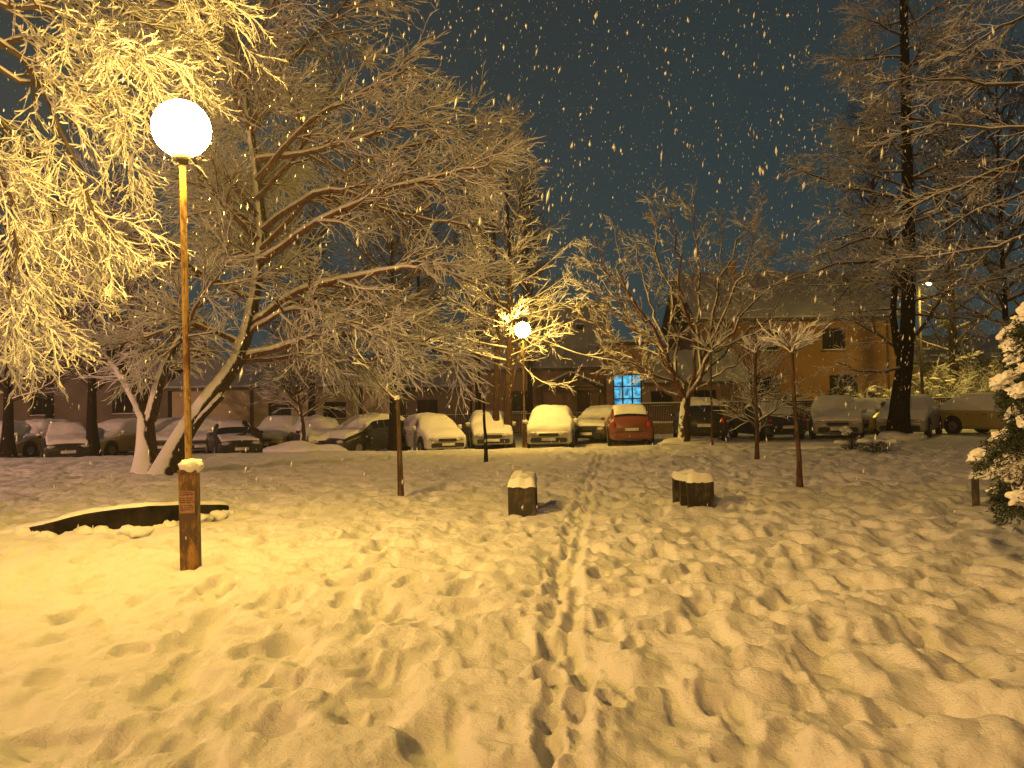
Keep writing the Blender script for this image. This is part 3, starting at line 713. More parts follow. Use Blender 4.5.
# B: brown building with roof, two roof windows and porch
D = 44; B = thing('gabled_building', 'brown building with snowy roof, two small roof windows and a gabled porch', 'building', (X_(545, D), D, 0))
x0, x1 = X_(472, D), X_(613, D); ze = Zp(550, 371, D)
doorh = (X_(577, D), X_(590, D), -.3, Zp(580, 390, D)); wh = (X_(512, D), X_(532, D), 1.1, 2.3)
bm = bmesh.new(); wall_holes(bm, x0, x1, -.5, ze, D, [doorh, wh]); box(bm, ((x0 + x1) / 2, D + 4.8, ze / 2 - .3), (x1 - x0 - .02, 9.0, ze + .38)); bobj('wall', bm, M['brown'], B)
window(B, wh, D)
dr = bx('door', ((doorh[0] + doorh[1]) / 2, D + .14, (doorh[2] + doorh[3]) / 2), (doorh[1] - doorh[0] - .02, .06, doorh[3] - doorh[2] - .02), M['trim'], B)
bx('handle', (doorh[1] - .12, D + .09, .9), (.03, .05, .12), M['rim'], dr)
zr = 7.7; slab_roof(B, x0, x1, D, D + 9, ze, zr, .35, .14, .08)
for p in (563, 581):                                  # roof windows
    x = X_(p, 47); t = .62; zz = Zp(p, 332, D + 3.1)
    f = bx('roof_window', (x, D + 2.75, zz), (.5, .9, .75), M['frame'], B); bx('pane', (x, D + 2.28, zz - .02), (.36, .03, .55), M['pane'], f)
    bm = bmesh.new(); blob(bm, (x, D + 2.7, zz + .42), (.32, .5, .1), .1, 3, p); bobj('snow_cap', bm, M['snow'], f, True)
# porch
xc = X_(571, D - 1.5); zpk = Zp(571, 373, D - 1.5); ze2 = Zp(571, 388, D - 1.5); hw = X_(604, D - 1.5) - xc
bm = bmesh.new()
for s in (-1, 1):
    a = math.atan2(zpk - ze2, hw); ln = math.hypot(hw, zpk - ze2)
    box(bm, (xc + s * hw / 2, D - .8, (zpk + ze2) / 2), (ln, 1.8, .07), Matrix.Rotation(s * a, 3, 'Y'))
pr = bobj('porch_roof', bm, M['trim'], B)
bm = bmesh.new()
for s in (-1, 1): box(bm, (xc + s * hw / 2, D - .8, (zpk + ze2) / 2 + .085), (ln * .98, 1.84, .09), Matrix.Rotation(s * a, 3, 'Y'), .03)
bobj('porch_snow', bm, M['snow'], pr, True)
for s in (-1, 1): bx('porch_post', (xc + s * (hw - .25), D - 1.5, (ze2 - .4) / 2), (.1, .1, ze2 + .4), M['trim'], B)
bx('porch_beam', (xc, D - 1.5, ze2 + .02), (hw * 2 - .5, .09, .1), M['trim'], B)
part_off(B)
# stair bay with blue lit window
D = 42.5; BW = thing('stair_bay', 'brown stairwell bay holding the large blue lit window', 'building', (X_(629, D), D, 0))
h = (X_(613.5, D), X_(642.5, D), Zp(628, 411, D), Zp(628, 374, D)); x0, x1 = X_(607, D), X_(648, D); ze = Zp(628, 345, D)
bm = bmesh.new(); wall_holes(bm, x0, x1, -.5, ze, D, [h])
for s in (x0 + .1, x1 - .1): box(bm, (s, D + 1.7, ze / 2 - .25), (.2, 2.9, ze + .5))
bobj('wall', bm, M['brown'], BW)
window(BW, h, D, 'blue', 3, 3, True, 'blue_lit_window')
bx('roof', ((x0 + x1) / 2, D + 1.5, ze + .08), (x1 - x0 + .5, 3.6, .15), M['roof'], BW)
bx('roof_snow', ((x0 + x1) / 2, D + 1.5, ze + .21), (x1 - x0 + .46, 3.56, .1), M['snow'], BW, .03)
part_off(BW)
# C: low orange-brown wing right of it
D = 42; Cc = thing('low_wing', 'low brown wing with two dark windows right of the blue window', 'building', (X_(695, D), D, 0))
x0, x1 = X_(649, D), X_(748, D); ze = Zp(680, 385, D)
hs = [(X_(651, D), X_(673, D), Zp(660, 406, D), Zp(660, 391, D)), (X_(694, D), X_(717, D), Zp(705, 405, D), Zp(705, 390, D))]
bm = bmesh.new(); wall_holes(bm, x0, x1, -.5, ze, D, hs); box(bm, ((x0 + x1) / 2, D + 4, ze / 2 - .3), (x1 - x0 - .02, 7.4, ze + .38)); bobj('wall', bm, M['brown'], Cc)
for h in hs: window(Cc, h, D)
slab_roof(Cc, x0, x1, D, D + 7, ze, ze + 1.9); part_off(Cc)
# D: two-storey orange building
D = 47; O = thing('orange_building', 'two-storey orange building with snowy roof behind the right-hand cars', 'building', (X_(800, D), D, 0))
x0, x1 = X_(700, D), X_(897, D); ze = Zp(820, 320, D)
hs = [(X_(824, D), X_(847, D), Zp(835, 350, D), Zp(835, 328, D)), (X_(757, D), X_(780, D), Zp(768, 394, D), Zp(768, 377, D)), (X_(830, D), X_(858, D), Zp(845, 396, D), Zp(845, 375, D)), (X_(757, D), X_(780, D), Zp(768, 351, D), Zp(768, 330, D))]
bm = bmesh.new(); wall_holes(bm, x0, x1, -.5, ze, D, hs); box(bm, ((x0 + x1) / 2, D + 5.4, ze / 2 - .3), (x1 - x0 - .02, 10.2, ze + .38)); bobj('wall', bm, M['orange'], O)
for h in hs: window(O, h, D)
slab_roof(O, x0, x1, D, D + 10.5, ze, Zp(820, 274, D + 5))
bm = bmesh.new(); cyl(bm, (x1 - .5, D - .08, -.4), (x1 - .5, D - .08, ze - .05), .06); bobj('downpipe', bm, M['trim'], O, True)
for p in (735,):
    ch = bx('chimney', (X_(p, D + 5), D + 5.2, Zp(820, 270, D + 5)), (.6, .6, 1.3), M['brown'], O)
    bm = bmesh.new(); blob(bm, (X_(p, D + 5), D + 5.2, Zp(820, 270, D + 5) + .68), (.36, .36, .12), .1, 3, p); bobj('snow_cap', bm, M['snow'], ch, True)
part_off(O)
# yellow wall behind the black trunk, catching the street lamp
EY = thing('pale_house', 'small pale house wall between the orange building and the shrubs', 'building', (X_(925, 50), 50, 0))
bm = bmesh.new(); x0, x1 = X_(905, 50), X_(1080, 50); h = (X_(940, 50), X_(960, 50), 1.4, 2.6)
wall_holes(bm, x0, x1, -.5, 3.6, 50, [h]); box(bm, ((x0 + x1) / 2, 54, 1.5), (x1 - x0 - .02, 7.2, 4)); bobj('wall', bm, M['beige'], EY); window(EY, h, 50)
slab_roof(EY, x0, x1, 50, 58, 3.6, 5.6); part_off(EY)

# ------------------------------------------------------------------ low wall + railing behind the parked cars
D = 37.5; xa, xb = X_(640, D), X_(1080, D)
W = bx('low_wall', (0, 0, .12), (xb - xa, .25, .8), M['lowwall']); W.location = ((xa + xb) / 2, D, 0)
tag(W, 'long low concrete wall topped with snow under the dark railing, behind the right-hand cars', 'wall')
bm = bmesh.new(); n = 90; V = []
for i in range(n + 1):
    x = xa + (xb - xa) * i / n - (xa + xb) / 2; hgt = .07 + .03 * math.sin(i * .9) + .02 * rnd.random()
    V.append([bm.verts.new((x, y, .522 + z * hgt)) for y, z in ((-.15, 0), (-.13, .7), (0, 1), (.13, .7), (.15, 0))])
for a, b in zip(V, V[1:]):
    for k in range(4): bm.faces.new((a[k], b[k], b[k + 1], a[k + 1]))
bobj('wall_snow', bm, M['snow'], W, True)
Fn = thing('railing', 'dark slatted railing with snow along its top rail behind the right-hand cars', 'fence', ((xa + xb) / 2, D, 0)); half = (xb - xa) / 2
bm = bmesh.new(); box(bm, (0, 0, 1.45), (2 * half, .05, .05)); bobj('top_rail', bm, M['fence'], Fn)
bm = bmesh.new(); box(bm, (0, 0, .66), (2 * half, .04, .04)); bobj('bottom_rail', bm, M['fence'], Fn)
bm = bmesh.new(); box(bm, (0, 0, 1.50), (2 * half, .075, .06), None, .02); bobj('rail_snow', bm, M['snow'], Fn, True)
k = -half + .1
while k < half:
    bx('post', (k, .002, 1.0), (.07, .07, .96), M['fence'], Fn); k += 2.0
bm = bmesh.new(); k = -half + .15
while k < half: box(bm, (k, .03, 1.05), (.05, .012, .78)); k += .085
bobj('slat_panel', bm, M['fence'], Fn)
# dark picket fence behind middle cars
D2 = 38.5; xa2, xb2 = X_(400, D2), X_(606, D2)
F2 = thing('picket_fence', 'low dark picket fence with snowy rail in front of the gabled brown building', 'fence', ((xa2 + xb2) / 2, D2, -.15)); half = (xb2 - xa2) / 2
bm = bmesh.new(); box(bm, (0, 0, 1.2), (2 * half, .04, .05)); box(bm, (0, 0, .3), (2 * half, .04, .05)); bobj('rail', bm, M['fence'], F2)
bm = bmesh.new(); box(bm, (0, 0, 1.245), (2 * half, .06, .04), None, .015); bobj('rail_snow', bm, M['snow'], F2, True)
bm = bmesh.new(); k = -half + .05
while k < half: box(bm, (k, -.03, .7), (.04, .015, 1.15)); k += .11
bobj('pickets', bm, M['fence'], F2)

# ------------------------------------------------------------------ cars
def lerp_tab(tab, u):
    ks = [r[0] for r in tab]; A_ = np.array([r[1:] for r in tab], float)
    return np.array([np.interp(u, ks, A_[:, j]) for j in range(A_.shape[1])]).T
HATCH = [(0, .30, .50, .54, .66, .60), (.02, .24, .58, .64, .78, .66), (.07, .2, .66, .74, .83, .68), (.20, .2, .80, .90, .85, .70), (.27, .2, .86, .97, .85, .72), (.42, .2, .90, 1.38, .86, .58), (.50, .2, .91, 1.44, .86, .57),
         (.65, .2, .92, 1.46, .86, .57), (.82, .2, .93, 1.41, .85, .56), (.95, .22, .93, 1.08, .82, .60), (.985, .26, .80, .88, .78, .60), (1, .34, .60, .66, .70, .56)]
SEDAN = [(0, .30, .48, .52, .66, .60), (.02, .24, .58, .62, .78, .66), (.07, .2, .66, .72, .84, .68), (.20, .2, .78, .86, .86, .70), (.29, .2, .84, .94, .86, .72), (.42, .2, .88, 1.32, .86, .56), (.50, .2, .89, 1.38, .86, .55),
         (.62, .2, .90, 1.38, .86, .55), (.70, .2, .91, 1.30, .85, .55), (.82, .2, .92, 1.00, .85, .68), (.95, .22, .90, .96, .82, .66), (.985, .26, .78, .84, .78, .62), (1, .34, .58, .62, .70, .58)]
def car_surface(tab, L, nu=72, nv=28):
    u = np.linspace(0, 1, nu); T_ = lerp_tab(tab, u)
    k = np.array([.25, .5, .25])
    for _ in range(1):
        P_ = np.pad(T_, ((1, 1), (0, 0)), 'edge'); T_ = P_[:-2] * .25 + P_[1:-1] * .5 + P_[2:] * .25
    z0, zb, zt, hw, tw = T_.T
    S = []
    for i in range(nu):
        ctl = [(0, z0[i]), (hw[i] * .85, z0[i]), (hw[i] * .97, z0[i] + .06), (hw[i] * 1.0, (z0[i] + zb[i]) / 2 + .02), (hw[i] * .985, zb[i] - .03), (hw[i] * .95, zb[i]),
               (tw[i] + (hw[i] - tw[i]) * .18, zt[i] - max(.02, (zt[i] - zb[i]) * .16)), (tw[i] * .93, zt[i] - .012), (tw[i] * .5, zt[i] + .012), (0, zt[i] + .02)]
        ctl = np.array(ctl); v = np.linspace(0, 9, nv)
        S.append(np.stack([np.interp(v, range(10), ctl[:, 0]), np.interp(v, range(10), ctl[:, 1])], -1))
    S = np.array(S)                                # nu, nv, 2
    Y_ = (u - .5) * L
    G = np.zeros((nu, 2 * nv - 1, 3)); G[:, :nv, 0] = -S[:, :, 0]; G[:, nv - 1:, 0] = S[:, ::-1, 0]
    G[:, :nv, 2] = S[:, :, 1]; G[:, nv - 1:, 2] = S[:, ::-1, 1]; G[:, :, 1] = Y_[:, None]
    # rounded plan at the ends
    end = np.maximum(0, 1 - np.minimum(u, 1 - u) / .06)[:, None] ** 2
    sg = np.where(u < .5, 1, -1)[:, None]
    G[:, :, 1] += sg * end * .22 * (np.abs(G[:, :, 0]) / .85) ** 2
    return G
def grid_mesh(name, G, material, parent, caps=False, flip=False):
    nu, nv, _ = G.shape; ix = np.arange(nu * nv).reshape(nu, nv)
    q = np.stack([ix[:-1, :-1], ix[:-1, 1:], ix[1:, 1:], ix[1:, :-1]], -1).reshape(-1, 4)
    if flip: q = q[:, ::-1]
    Fs = [q]
    if caps: Fs += [ix[0][None, :][:, ::-1], ix[-1][None, :]]
    return mesh_np(name, G.reshape(-1, 3), Fs, material, parent)
def normals(G):
    a = np.gradient(G, axis=0); b = np.gradient(G, axis=1); n = np.cross(b, a); n /= np.linalg.norm(n, axis=2, keepdims=True) + 1e-9
    c = G[len(G) // 2].mean(0); n *= np.sign((n * (G - np.array([0, 0, .7]))).sum(2, keepdims=True)); return n
def car(px, D, rz, col, label, tab=HATCH, L=4.0, snow='full', thick=.09, scale=1.0, name='parked_car', clean_rear=False, zoff=0):
    p = at(px, 400, D); root = thing(name, label, 'car', (p.x, D, float(base_z(p.x, D)) + zoff), R(rz), 'cars parked in a row behind the park')
    root.scale = (scale,) * 3
    paint = M.get(('p', col)) or mat('car_paint', col, .35, .0, .08, 3, spec=.6); M[('p', col)] = paint
    G = car_surface(tab, L); nu, nv2, _ = G.shape; N = normals(G); nv = 28
    grid_mesh('body', G, paint, root, True)
    cv = lambda c: int(round(c / 9 * 27))
    # glass: windscreen, rear window, side windows (slightly proud of the body)
    vb, vt = cv(5) + 1, cv(6.6)
    def patch(nm, u0, u1, v0, v1, mt, off=.006, par=root):
        a, b = int(u0 * (nu - 1)), int(u1 * (nu - 1)) + 1
        return grid_mesh(nm, (G + N * off)[a:b, v0:v1 + 1], M[mt], par)
    ws1 = .42; rw = (.84, .95) if tab is HATCH else (.70, .81)
    patch('windscreen', .285, ws1 - .005, cv(6.2), nv2 - 1 - cv(6.2), 'glass')
    patch('rear_window', rw[0], rw[1], cv(6.2), nv2 - 1 - cv(6.2), 'glass')
    for a, b in ((.40, .56), (.58, .76 if tab is HATCH else .70)):
        patch('side_window', a, b, cv(5) + 1, cv(6), 'glass'); patch('side_window', a, b, nv2 - 1 - cv(6), nv2 - 2 - cv(5), 'glass')
    # snow blanket
    def blanket(nm, a, b, v0, v1, th, seed):
        a, b = int(a * (nu - 1)), int(b * (nu - 1)) + 1; g_ = G[a:b, v0:v1 + 1]; n_ = N[a:b, v0:v1 + 1]
        nn = vnoise(g_[:, :, 0] + seed * 7, g_[:, :, 1] * 1.0 + seed * 3 + g_[:, :, 2], .45, seed) + .5 * vnoise(g_[:, :, 0] + seed, g_[:, :, 1] + g_[:, :, 2], .16, seed + 1)
        ed = np.minimum.reduce([np.broadcast_to(np.arange(b - a)[:, None], nn.shape), np.broadcast_to(np.arange(b - a)[::-1, None], nn.shape), np.broadcast_to(np.arange(v1 - v0 + 1)[None, :], nn.shape), np.broadcast_to(np.arange(v1 - v0 + 1)[None, ::-1], nn.shape)])
        t_ = th * (1 + .9 * nn) * np.clip(ed / 2.2, 0, 1) ** .5 - .004 * (ed == 0) + .012
        t_ = np.where(ed == 0, -.01, t_)
        return grid_mesh(nm, g_ + (n_ * .55 + np.array([0, 0, .45])) * t_[:, :, None], M['snow'], root)
    sd = int(px) % 97
    if snow == 'full': blanket('snow_cover', .035, .985, cv(4.6), nv2 - 1 - cv(4.6), thick, sd)
    elif snow == 'top': blanket('snow_cover', .06, .97, cv(6.1), nv2 - 1 - cv(6.1), thick, sd)
    elif snow == 'tail': blanket('snow_cover', .06, .925, cv(6.1), nv2 - 1 - cv(6.1), thick, sd)
    elif snow == 'roof':
        blanket('snow_cover', .38, .86, cv(6.3), nv2 - 1 - cv(6.3), thick, sd); blanket('bonnet_snow', .06, .27, cv(6), nv2 - 1 - cv(6), thick * .8, sd + 1)
    # wheels
    for s in (-1, 1):
        for yy in (-L * .31, L * .31):
            bm = bmesh.new(); cyl(bm, (s * .70, yy, .31), (s * .875, yy, .31), .31, None, 24); wv = bobj('wheel', bm, M['tyre'], root)
            bm = bmesh.new(); cyl(bm, (s * .865, yy, .31), (s * .885, yy, .31), .19, .17, 16); bobj('rim', bm, M['rim'], wv)
            bm = bmesh.new(); bmesh.ops.create_cone(bm, cap_ends=True, segments=24, radius1=.375, radius2=.375, depth=.04, matrix=Matrix.Translation((s * .845, yy, .34)) @ Matrix.Rotation(R(90), 4, 'Y')); bobj('wheel_arch', bm, M['plastic'], root)
    # front
    f = -L / 2
    for s in (-1, 1):
        bm = bmesh.new(); blob(bm, (s * .56, f + .13, .60), (.15, .07, .07), .02, 3, 1); bobj('headlight', bm, M['lens'], root, True)
        bm = bmesh.new(); blob(bm, (s * .66, -f - .10, .78), (.09, .05, .12 if tab is HATCH else .08), .02, 3, 1); bobj('tail_light', bm, M['redlens'], root, True)
        bm = bmesh.new(); blob(bm, (s * .95, -L * .18, .97), (.10, .06, .07), .05, 2, 1); mr = bobj('mirror', bm, paint, root, True)
        if snow == 'full' or s < 0:
            bm = bmesh.new(); blob(bm, (s * .95, -L * .18, 1.05), (.10, .07, .05), .15, 2, sd); bobj('mirror_snow', bm, M['snow'], mr, True)
    bx('grille', (0, f + .035, .56), (.7, .08, .10), M['plastic'], root, .01)
    bx('bumper', (0, f + .02, .36), (1.3, .12, .16), M['plastic'], root, .03)
    bx('rear_bumper', (0, -f - .02, .42), (1.36, .12, .18), paint if clean_rear else M['plastic'], root, .03)
    for y_, z_ in ((f - .055, .40), (-f + .02, .62 if tab is HATCH else .52)):
        bx('number_plate', (0, y_ + (0 if y_ < 0 else .035), z_), (.50, .02, .11), M['plate'], root)
    for s in (-1, 1):
        for yy in (-L * .02, L * .14):
            bx('door_handle', (s * .862, yy + .12, .76), (.02, .14, .025), M['plastic'], root)
    return root
W_, DK, SIL, RED, YEL, BL, GRN = (.55, .54, .52), (.025, .027, .03), (.30, .31, .32), (.20, .06, .035), (.40, .33, .12), (.04, .05, .09), (.12, .14, .08)
car(0, 32.5, 8, SIL, 'snow-covered car cut by the left edge, left of the first black trunk')
car(37, 34, -12, YEL, 'tall rounded snow-covered car standing just right of the leftmost black trunk', thick=.12)
car(66, 31.0, 32, DK, 'dark car with bare black flank left of the second black trunk', SEDAN, 4.3, 'top')
car(117, 33, -15, YEL, 'snow-covered car with yellowish rear between black trunk and plastered trunk', thick=.08)
car(170, 33.5, 10, GRN, 'pale green-grey snow-covered car seen through the gap behind the leaning trunk')
car(208, 34, 14, SIL, 'snow-covered car with wide white windscreen right of the near lamp post', SEDAN, 4.3)
car(233, 31, 28, DK, 'dark low car with a cleared black window beside the bending person', SEDAN, 4.2, 'roof', .05)
car(281, 34.5, -5, YEL, 'yellowish snow-covered car behind the small crooked tree')
car(318, 31.2, 26, DK, 'dark car under thick rounded snow right of the small crooked tree', SEDAN, 4.3, 'full', .13)
car(366, 31.0, -32, DK, 'black-fronted estate car with snow on roof and bonnet left of the staked sapling', HATCH, 4.4, 'top', .12)
car(431, 31.0, 24, W_, 'rounded hatchback wholly covered in snow right of the staked sapling', thick=.07)
car(489, 32.5, 6, SIL, 'car half hidden behind the two reddish trunks', thick=.09)
car(551, 30.6, -6, W_, 'tall white snow-covered car directly right of the far lamp post', HATCH, 4.0, 'full', .11, 1.04)
car(600, 33.5, -22, DK, 'dark snow-topped car left behind the red car', SEDAN, 4.4, 'top', .10)
car(627, 30.8, 176, RED, 'red hatchback seen from behind with snowy rear window below the blue window', HATCH, 3.9, 'tail', .07, 1.0, clean_rear=True)
car(698, 31.2, 172, DK, 'dark car with arched snowy roof right of the forked trunk', HATCH, 4.1, 'roof', .12, 1.05)
car(764, 31.2, 186, BL, 'dark red-blue saloon seen from behind at the foot of the low young tree', SEDAN, 4.2, 'roof', .08, 1.0)
car(834, 31.0, -20, SIL, 'broad snow-covered car with white front left of the thick black trunk', HATCH, 4.2, 'full', .07, 1.08)
car(868, 35.0, -42, YEL, 'yellowish car with one clear dark side window behind the broad snowy car', SEDAN, 4.3, 'top', .06, 1.05)
car(909, 31.4, -36, SIL, 'silver car blanketed in snow behind the thick black trunk', HATCH, 4.3, 'full', .06, 1.08)
car(1000, 31.0, 24, YEL, 'yellow-grey car half hidden by the conifer at the right edge', HATCH, 4.2, 'full', .06, 1.08)

# ------------------------------------------------------------------ globe lamps
M['globe_far'] = emis('old_lit_globe', tuple(c / mxl for c in LAMP), mxl * .75)
def globe_lamp(base, Hc, label, gm='globe', name='globe_lamp', notice=False, lean=0):
    o = thing(name, label, 'street lamp', tuple(base), 0, 'globe lamps of the park'); o.rotation_euler = (0, R(lean), R(6))
    bm = bmesh.new(); box(bm, (0, 0, .40), (.17, .15, 1.1), None, .008); box(bm, (0, 0, .965), (.185, .165, .035), None, .004); bs = bobj('base_box', bm, M['lampbox'], o)
    bm = bmesh.new(); box(bm, (.0, -.078, .45), (.13, .006, .8)); bobj('hatch_door', bm, M['lampbox'], bs)
    if notice:
        n = bx('notice', (0, -.0835, .66), (.15, .004, .22), M['paper'], bs)
        bm = bmesh.new(); r_ = random.Random(4)
        for z in (.755, .735, .70, .68, .66, .625, .605, .585):
            x = -.065
            while x < .05:
                w_ = r_.uniform(.012, .03); box(bm, (x + w_ / 2, -.0865, z), (w_, .002, .009)); x += w_ + .008
        bobj('notice_print', bm, M['ink'], n)
    bm = bmesh.new(); cyl(bm, (0, 0, .96), (0, 0, Hc - .31), .036, .033, 8); bobj('pole', bm, M['lampyellow'], o, False)
    bm = bmesh.new(); cyl(bm, (0, 0, Hc - .36), (0, 0, Hc - .27), .05, .10, 20); bobj('collar', bm, M['dark'], o, True)
    bm = bmesh.new(); bmesh.ops.create_icosphere(bm, subdivisions=4, radius=.285)
    for v in list(bm.verts):
        if v.co.z < -.262: v.co.z = -.262
        v.co.z += Hc
    bobj('globe', bm, M[gm], o, True)
    bm = bmesh.new(); blob(bm, (.035, -.01, 1.015), (.115, .10, .075), .16, 3, 2.3); bobj('snow_cap', bm, M['snow'], o, True)
    return o
nb = gat(191, 568); nb.z = gz(nb.x, nb.y)
fb = Vector((X_(524, 28.3), 28.3, 0)); fb.z = base_z(fb.x, 28.3)
hN = at(182, 129, nb.y).z - nb.z
globe_lamp(nb, hN, 'tall rusty yellow globe lamp in the left foreground with paper notices on its base', notice=True, lean=-.75)
hF = at(523, 330, fb.y).z - fb.z
globe_lamp(fb, hF, 'distant lit globe lamp in front of the conical tree and the white car', 'globe_far')
# street lamp in the road behind
sp = at(919, 290, 41); S_ = thing('street_lamp', 'small lit yellow street lamp on a tall pole behind the thick black trunk', 'street lamp', (sp.x, 41, 0))
bm = bmesh.new(); cyl(bm, (0, 0, -.4), (0, 0, sp.z + .25), .09, .06, 12); bobj('pole', bm, M['fence'], S_, True)
bm = bmesh.new(); cyl(bm, (0, 0, sp.z + .2), (.0, -.8, sp.z + .3), .035, .03, 8); bobj('arm', bm, M['fence'], S_, True)
hd = bx('lamp_head', (0, -1.0, sp.z + .27), (.26, .6, .12), M['fence'], S_, .03)
bm = bmesh.new(); blob(bm, (0, -1.0, sp.z + .19), (.10, .22, .07), 0, 3); bobj('lamp_lens', bm, M['streetlight'], hd, True)

S2 = thing('street_lamp', 'tall sodium street lamp beside the road behind the camera', 'street lamp', (-6, -12, 0), R(10))  # unseen lamp added to even out the light on foreground and trees
bm = bmesh.new(); cyl(bm, (0, 0, -.4), (0, 0, 7.8), .09, .06, 12); bobj('pole', bm, M['fence'], S2, True)
bm = bmesh.new(); cyl(bm, (0, 0, 7.75), (0, 1.3, 8.1), .04, .035, 8); bobj('arm', bm, M['fence'], S2, True)
hd = bx('lamp_head', (0, 1.6, 8.16), (.30, .8, .12), M['fence'], S2, .03)
bm = bmesh.new(); blob(bm, (0, 1.6, 8.06), (.13, .34, .14), 0, 3); bobj('lamp_lens', bm, M['roadlight'], hd, True)

S3 = S2.copy(); COL.objects.link(S3); S3.location = (-29, 8.5, 0); S3.rotation_euler = (0, 0, R(-75)); S3['label'] = 'tall sodium street lamp by the side road beyond the left edge'  # second added lamp, out of frame, brightens the big left tree
for ch in list(S2.children):
    c = ch.copy(); COL.objects.link(c); c.parent = S3
    for g_ in ch.children:
        d = g_.copy(); COL.objects.link(d); d.parent = c; d.data = d.data.copy(); d.data.materials[0] = M['roadlight_soft']

# ------------------------------------------------------------------ low dark wall in the snow (left)
cl = [((12, 533), .03), ((35, 534), .10), ((58.6, 534.5), .18), ((88, 532), .24), ((117, 531.5), .29), ((152, 530), .32), ((181.7, 523), .25), ((205, 518), .19), ((229, 513.5), .13)]
B0 = gat(120, 530); bm = bmesh.new(); bs_ = bmesh.new(); V = []; VS = []
pp = [gat(*c) for c, _ in cl]; hh = [h for _, h in cl]; sp_ = spline(pp, 40); hi = np.interp(np.linspace(0, 8, 40), range(9), hh)
for i, p in enumerate(sp_):
    t = (sp_[min(i + 1, 39)] - sp_[max(i - 1, 0)]); n_ = Vector((-t.y, t.x, 0)).normalized(); q = p - B0; h_ = hi[i]; wob = .006 * math.sin(i * 1.9)
    z0_ = -.2
    V.append([bm.verts.new(q + n_ * a + Vector((0, 0, z))) for a, z in ((0, z0_), (0, h_ - .015 + wob), (.015, h_ + wob), (.30, h_ + wob), (.30, z0_))])
    tt_ = .03 + .02 * rnd.random()
    VS.append([bs_.verts.new(q + n_ * a + Vector((0, 0, z))) for a, z in ((.02 + .02 * rnd.random(), h_ + .004), (.05, h_ + tt_), (.17, h_ + tt_ * 1.3), (.31, h_ + tt_ * .9), (.6, h_ * .72), (1.0, h_ * .3), (1.5, -.12))])
for a, b in zip(V, V[1:]):
    for k in range(4): bm.faces.new((a[k], b[k], b[k + 1], a[k + 1]))
for e_ in (V[0], V[-1]): bm.faces.new(e_)
for a, b in zip(VS, VS[1:]):
    for k in range(6): bs_.faces.new((a[k], b[k], b[k + 1], a[k + 1]))
for b_ in (bm, bs_): bmesh.ops.recalc_face_normals(b_, faces=b_.faces)
KW = bobj('curved_kerb_wall', bm, M['stone'], None, False, B0); bm = bmesh.new()
for i in range(70):
    p = sp_[rnd.randrange(40)] - B0; q = rnd.uniform(.03, .11)
    blob(bm, (p.x + rnd.gauss(0, .03), p.y - rnd.uniform(.0, .10), rnd.uniform(-.03, .02)), (q * 1.4, q, q * .75), .3, 2, i)
bobj('snow_crumbs', bm, M['snow'], KW, True)
tag(KW, 'low curved black stone edging with snow on top, crossing behind the near lamp post', 'low wall')
bobj('wall_snow', bs_, M['snow'], KW, True)

# ------------------------------------------------------------------ slab benches
def bench(px, py, rz, label, n=3, hgt=.46, wd=.40, ln=1.15):
    b = gat(px, py); b.z = gz(b.x, b.y) - .03
    o = thing('slab_bench', label, 'bench', tuple(b), R(rz), 'concrete slab benches')
    for k in range(n):
        bm = bmesh.new(); y = .05 + (ln - .1) * k / (n - 1); box(bm, (0, y, hgt / 2 - .08), (wd, .10, hgt + .16), None, .012); bobj('leg_slab', bm, M['concrete'], o)
    for s in (-1, 0, 1): bx('seat_plank', (s * .125, ln / 2, hgt + .022), (.105, ln - .03, .035), M['wood'], o, .005)
    G = np.zeros((26, 15, 3)); v = np.linspace(-1, 1, 15); u = np.linspace(-.03, 1.03, 26)
    for i in range(26):
        for j in range(15):
            e1 = max(0, 1 - abs(v[j]) ** 4); e2 = min(1, (min(u[i] + .03, 1.03 - u[i])) * 16)
            G[i, j] = (v[j] * (wd / 2 + .01), u[i] * ln, hgt + .042 + .075 * (e1 * e2) ** .5 * (1 + .9 * float(vnoise(v[j] * .3 + px, u[i] * ln, .13, 5)) + .2 * math.cos(u[i] * 12.5)) - (.05 * (1.1 + .6 * float(vnoise(v[j] * .3 + px, u[i] * ln, .06, 9))) if (j in (0, 14) or i in (0, 25)) else 0))
    grid_mesh('snow_cap', G, M['snow'], o)
    return o
bench(522, 514, -3, 'concrete slab bench seen end-on with a snow cap, left of the trodden trail')
bench(702, 506, 7, 'snow-topped concrete slab bench with three upright slabs, right of the trodden trail', ln=.78)
bench(972, 503, -121, 'slab bench half hidden behind the conifer at the right edge')

